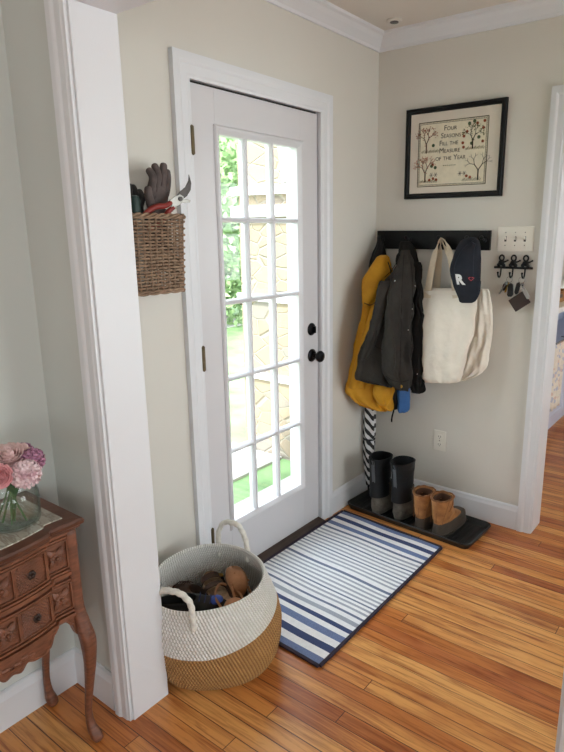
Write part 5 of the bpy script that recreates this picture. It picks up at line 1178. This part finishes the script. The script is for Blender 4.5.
# ================================================================ KITCHEN BEYOND THE DOORWAY
CAB = mat('pale_blue_cabinet_paint', '#c5cbdc', .45, .03, 3); CTOP = mat('white_countertop', '#eae7e2', .3, .03, 4)
t = thing('kitchen_cabinet', 'pale blue-grey base cabinet with open niche seen through the doorway', 'cabinet', (.31, 2.1, 0))
bm = new(); box(bm, .02, 1.18, 0.09, .60, 3.9, .58); box(bm, .02, 1.18, .58, .60, 1.22, .95); box(bm, .02, 1.22, .58, .06, 3.9, .95); box(bm, .02, 3.86, .58, .60, 3.9, .95); box(bm, .06, 1.22, .925, .60, 3.86, .95); box(bm, .02, 1.20, 0, .56, 3.88, .09); obj('carcass', bm, CAB, t, bev=.002)
for k in range(4):
    a = 1.20+.67*k; bm = new(); box(bm, .60, a+.005, .11, .618, a+.66, .57); dd = obj('door', bm, CAB, t, bev=.003)
    bm = new(); fr_loop(bm, a+.02, a+.645, .125, .555, [(0, 0), (.006, .004), (.006, .05), (0, .056)], .618); o = obj('raised_frame', bm, CAB, None); o.parent = dd; o.location = -Vector(t.location)
    bm = new(); ball(bm, (.634, a+.60, .50), .013, seg=12); tube(bm, [(.617, a+.60, .50), (.632, a+.60, .50)], .005, 8); o = obj('knob', bm, NICKEL, None, True); o.parent = dd; o.location = -Vector(t.location)
t = tag(None or (lambda: obj('countertop', (lambda b: (box(b, .005, 1.15, .952, .645, 3.93, .990), b)[1])(new()), CTOP, bev=.004))(), 'white countertop over the blue-grey kitchen cabinet', 'countertop')
t = thing('stock_pot', 'dark pot standing in the open niche under the countertop', 'pot', (.42, 1.55, .582))
bm = new(); lathe(bm, [(.11, 0), (.125, .01), (.13, .17), (.135, .18), (.128, .18), (.12, .02), (.01, .015)], (.42, 1.52, .582), 32); obj('pot_body', bm, mat('dark_enamel', '#2a2c31', .3), t, True)
bm = new(); lathe(bm, [(.136, .182), (.12, .20), (.05, .222), (.012, .226), (.012, .24), (.022, .25), (.004, .256)], (.42, 1.52, .582), 32); obj('lid', bm, mat('grey_lid', '#77797d', .3, .05, 10, 0, 0, .7), t, True)
t = thing('wooden_box', 'brown wooden box on the white kitchen countertop', 'box', (.45, 1.62, .99))
bm = new(); box(bm, .36, 1.40, .9905, .56, 2.0, .998)
for q in ((.36, 1.40, .372, 2.0), (.548, 1.40, .56, 2.0), (.372, 1.40, .548, 1.412), (.372, 1.988, .548, 2.0)): box(bm, q[0], q[1], .998, q[2], q[3], 1.07)
obj('box_sides', bm, mat('honey_wood', '#a8763c', .5, .2, 12, col2='#7d5228', stretch=(1, 1, 8)), t, bev=.002)
bm = new(); obox(bm, (.565, 1.7, 1.04), Vector((.004, 0, 0)), Vector((0, .05, 0)), Vector((0, 0, .012))); obj('label_holder', bm, BRONZE, t)
t = thing('canister', 'dark brown canister behind the wooden box on the countertop', 'canister', (.28, 1.75, .99))
bm = new(); lathe(bm, [(.07, 0.0005), (.075, .01), (.075, .19), (.07, .20), (.072, .205), (.072, .225), (.01, .235)], (.28, 1.75, .99), 28); obj('canister_body', bm, mat('dark_brown_glaze', '#4a3325', .3), t, True)
TWL = NT('printed_towel'); tc_ = TWL.n('ShaderNodeTexCoord'); vo = TWL.n('ShaderNodeTexVoronoi', i_Scale=48.0); TWL.l(tc_.outputs['Object'], vo.inputs['Vector']); sc_ = TWL.n('ShaderNodeSeparateColor'); TWL.l(vo.outputs['Color'], sc_.inputs[0]); rp_ = TWL.n('ShaderNodeValToRGB'); rp_.color_ramp.interpolation = 'CONSTANT'; e = rp_.color_ramp
for p, c in ((0, '#ded6c8'), (.5, '#d9bfb0'), (.62, '#b9bccb'), (.75, '#e4dccf'), (1, '#a98478')):
    q = e.elements[0] if p == 0 else (e.elements[-1] if p == 1 else e.elements.new(p)); q.position = p; q.color = srgb(c)
TWL.l(sc_.outputs[0], rp_.inputs[0]); TWL.l(rp_.outputs[0], TWL.b.inputs['Base Color']); TWL.b.inputs['Roughness'].default_value = .9
t = thing('dish_towel', 'patterned dish towel hanging down the cabinet front in the kitchen', 'towel', (.63, 1.55, .60))
bm = new(); R = []
for i in range(20):
    z = .74-.50*i/19; r = []
    for j in range(40):
        a = 2*PI*j/40; yy = 1.52+.115*(1+.12*i/19)*math.cos(a); r.append(Vector((.640+.006*math.sin(a)+.008*math.sin(yy*70+i*.1)*min(1, i/6), yy, z)))
    R.append(r)
rings(bm, R); obj('towel_drop', bm, TWL.m, t, True, ang=180)
bm = new(); tube(bm, [(.655, 1.36, .745), (.655, 1.70, .745)], .007, 10)
for yy in (1.37, 1.69): tube(bm, [(.600, yy, .745), (.655, yy, .745)], .005, 8)
obj('towel_bar', bm, NICKEL, t, True)
# ================================================================ LIGHT
w = bpy.data.worlds.new('world'); bpy.context.scene.world = w; w.use_nodes = True; nt = w.node_tree
bg = nt.nodes['Background']; tc = nt.nodes.new('ShaderNodeTexCoord'); sp = nt.nodes.new('ShaderNodeSeparateXYZ'); nt.links.new(tc.outputs['Generated'], sp.inputs[0])
rp_ = nt.nodes.new('ShaderNodeValToRGB'); nt.links.new(sp.outputs[2], rp_.inputs[0]); e = rp_.color_ramp.elements
e[0].position = 0; e[0].color = (.95, .98, 1.0, 1); e[1].position = .8; e[1].color = (.78, .88, 1.0, 1); nt.links.new(rp_.outputs[0], bg.inputs[0]); bg.inputs[1].default_value = 6.0
s = bpy.data.lights.new('sun', 'SUN'); s.energy = 7; s.angle = math.radians(3); s.color = (1, .95, .86); so = bpy.data.objects.new('sun', s); C.objects.link(so); so.rotation_euler = (math.radians(40), math.radians(20), 0)
def area(name, loc, rot, sx, sy, p, col=(1, 1, 1)):
    l = bpy.data.lights.new(name, 'AREA'); l.shape = 'RECTANGLE'; l.size = sx; l.size_y = sy; l.energy = p; l.color = col
    o = bpy.data.objects.new(name, l); C.objects.link(o); o.location = loc; o.rotation_euler = rot; return o
vs = bpy.context.scene.view_settings; vs.view_transform = 'Standard'; vs.look = 'None'; vs.exposure = 0.43; vs.gamma = 1; vs.use_curve_mapping = False
bpy.context.scene.cycles.max_bounces = 10; bpy.context.scene.cycles.diffuse_bounces = 6; bpy.context.scene.cycles.transparent_max_bounces = 16
bpy.context.scene.cycles.use_denoising = True; bpy.context.scene.cycles.sample_clamp_indirect = 8
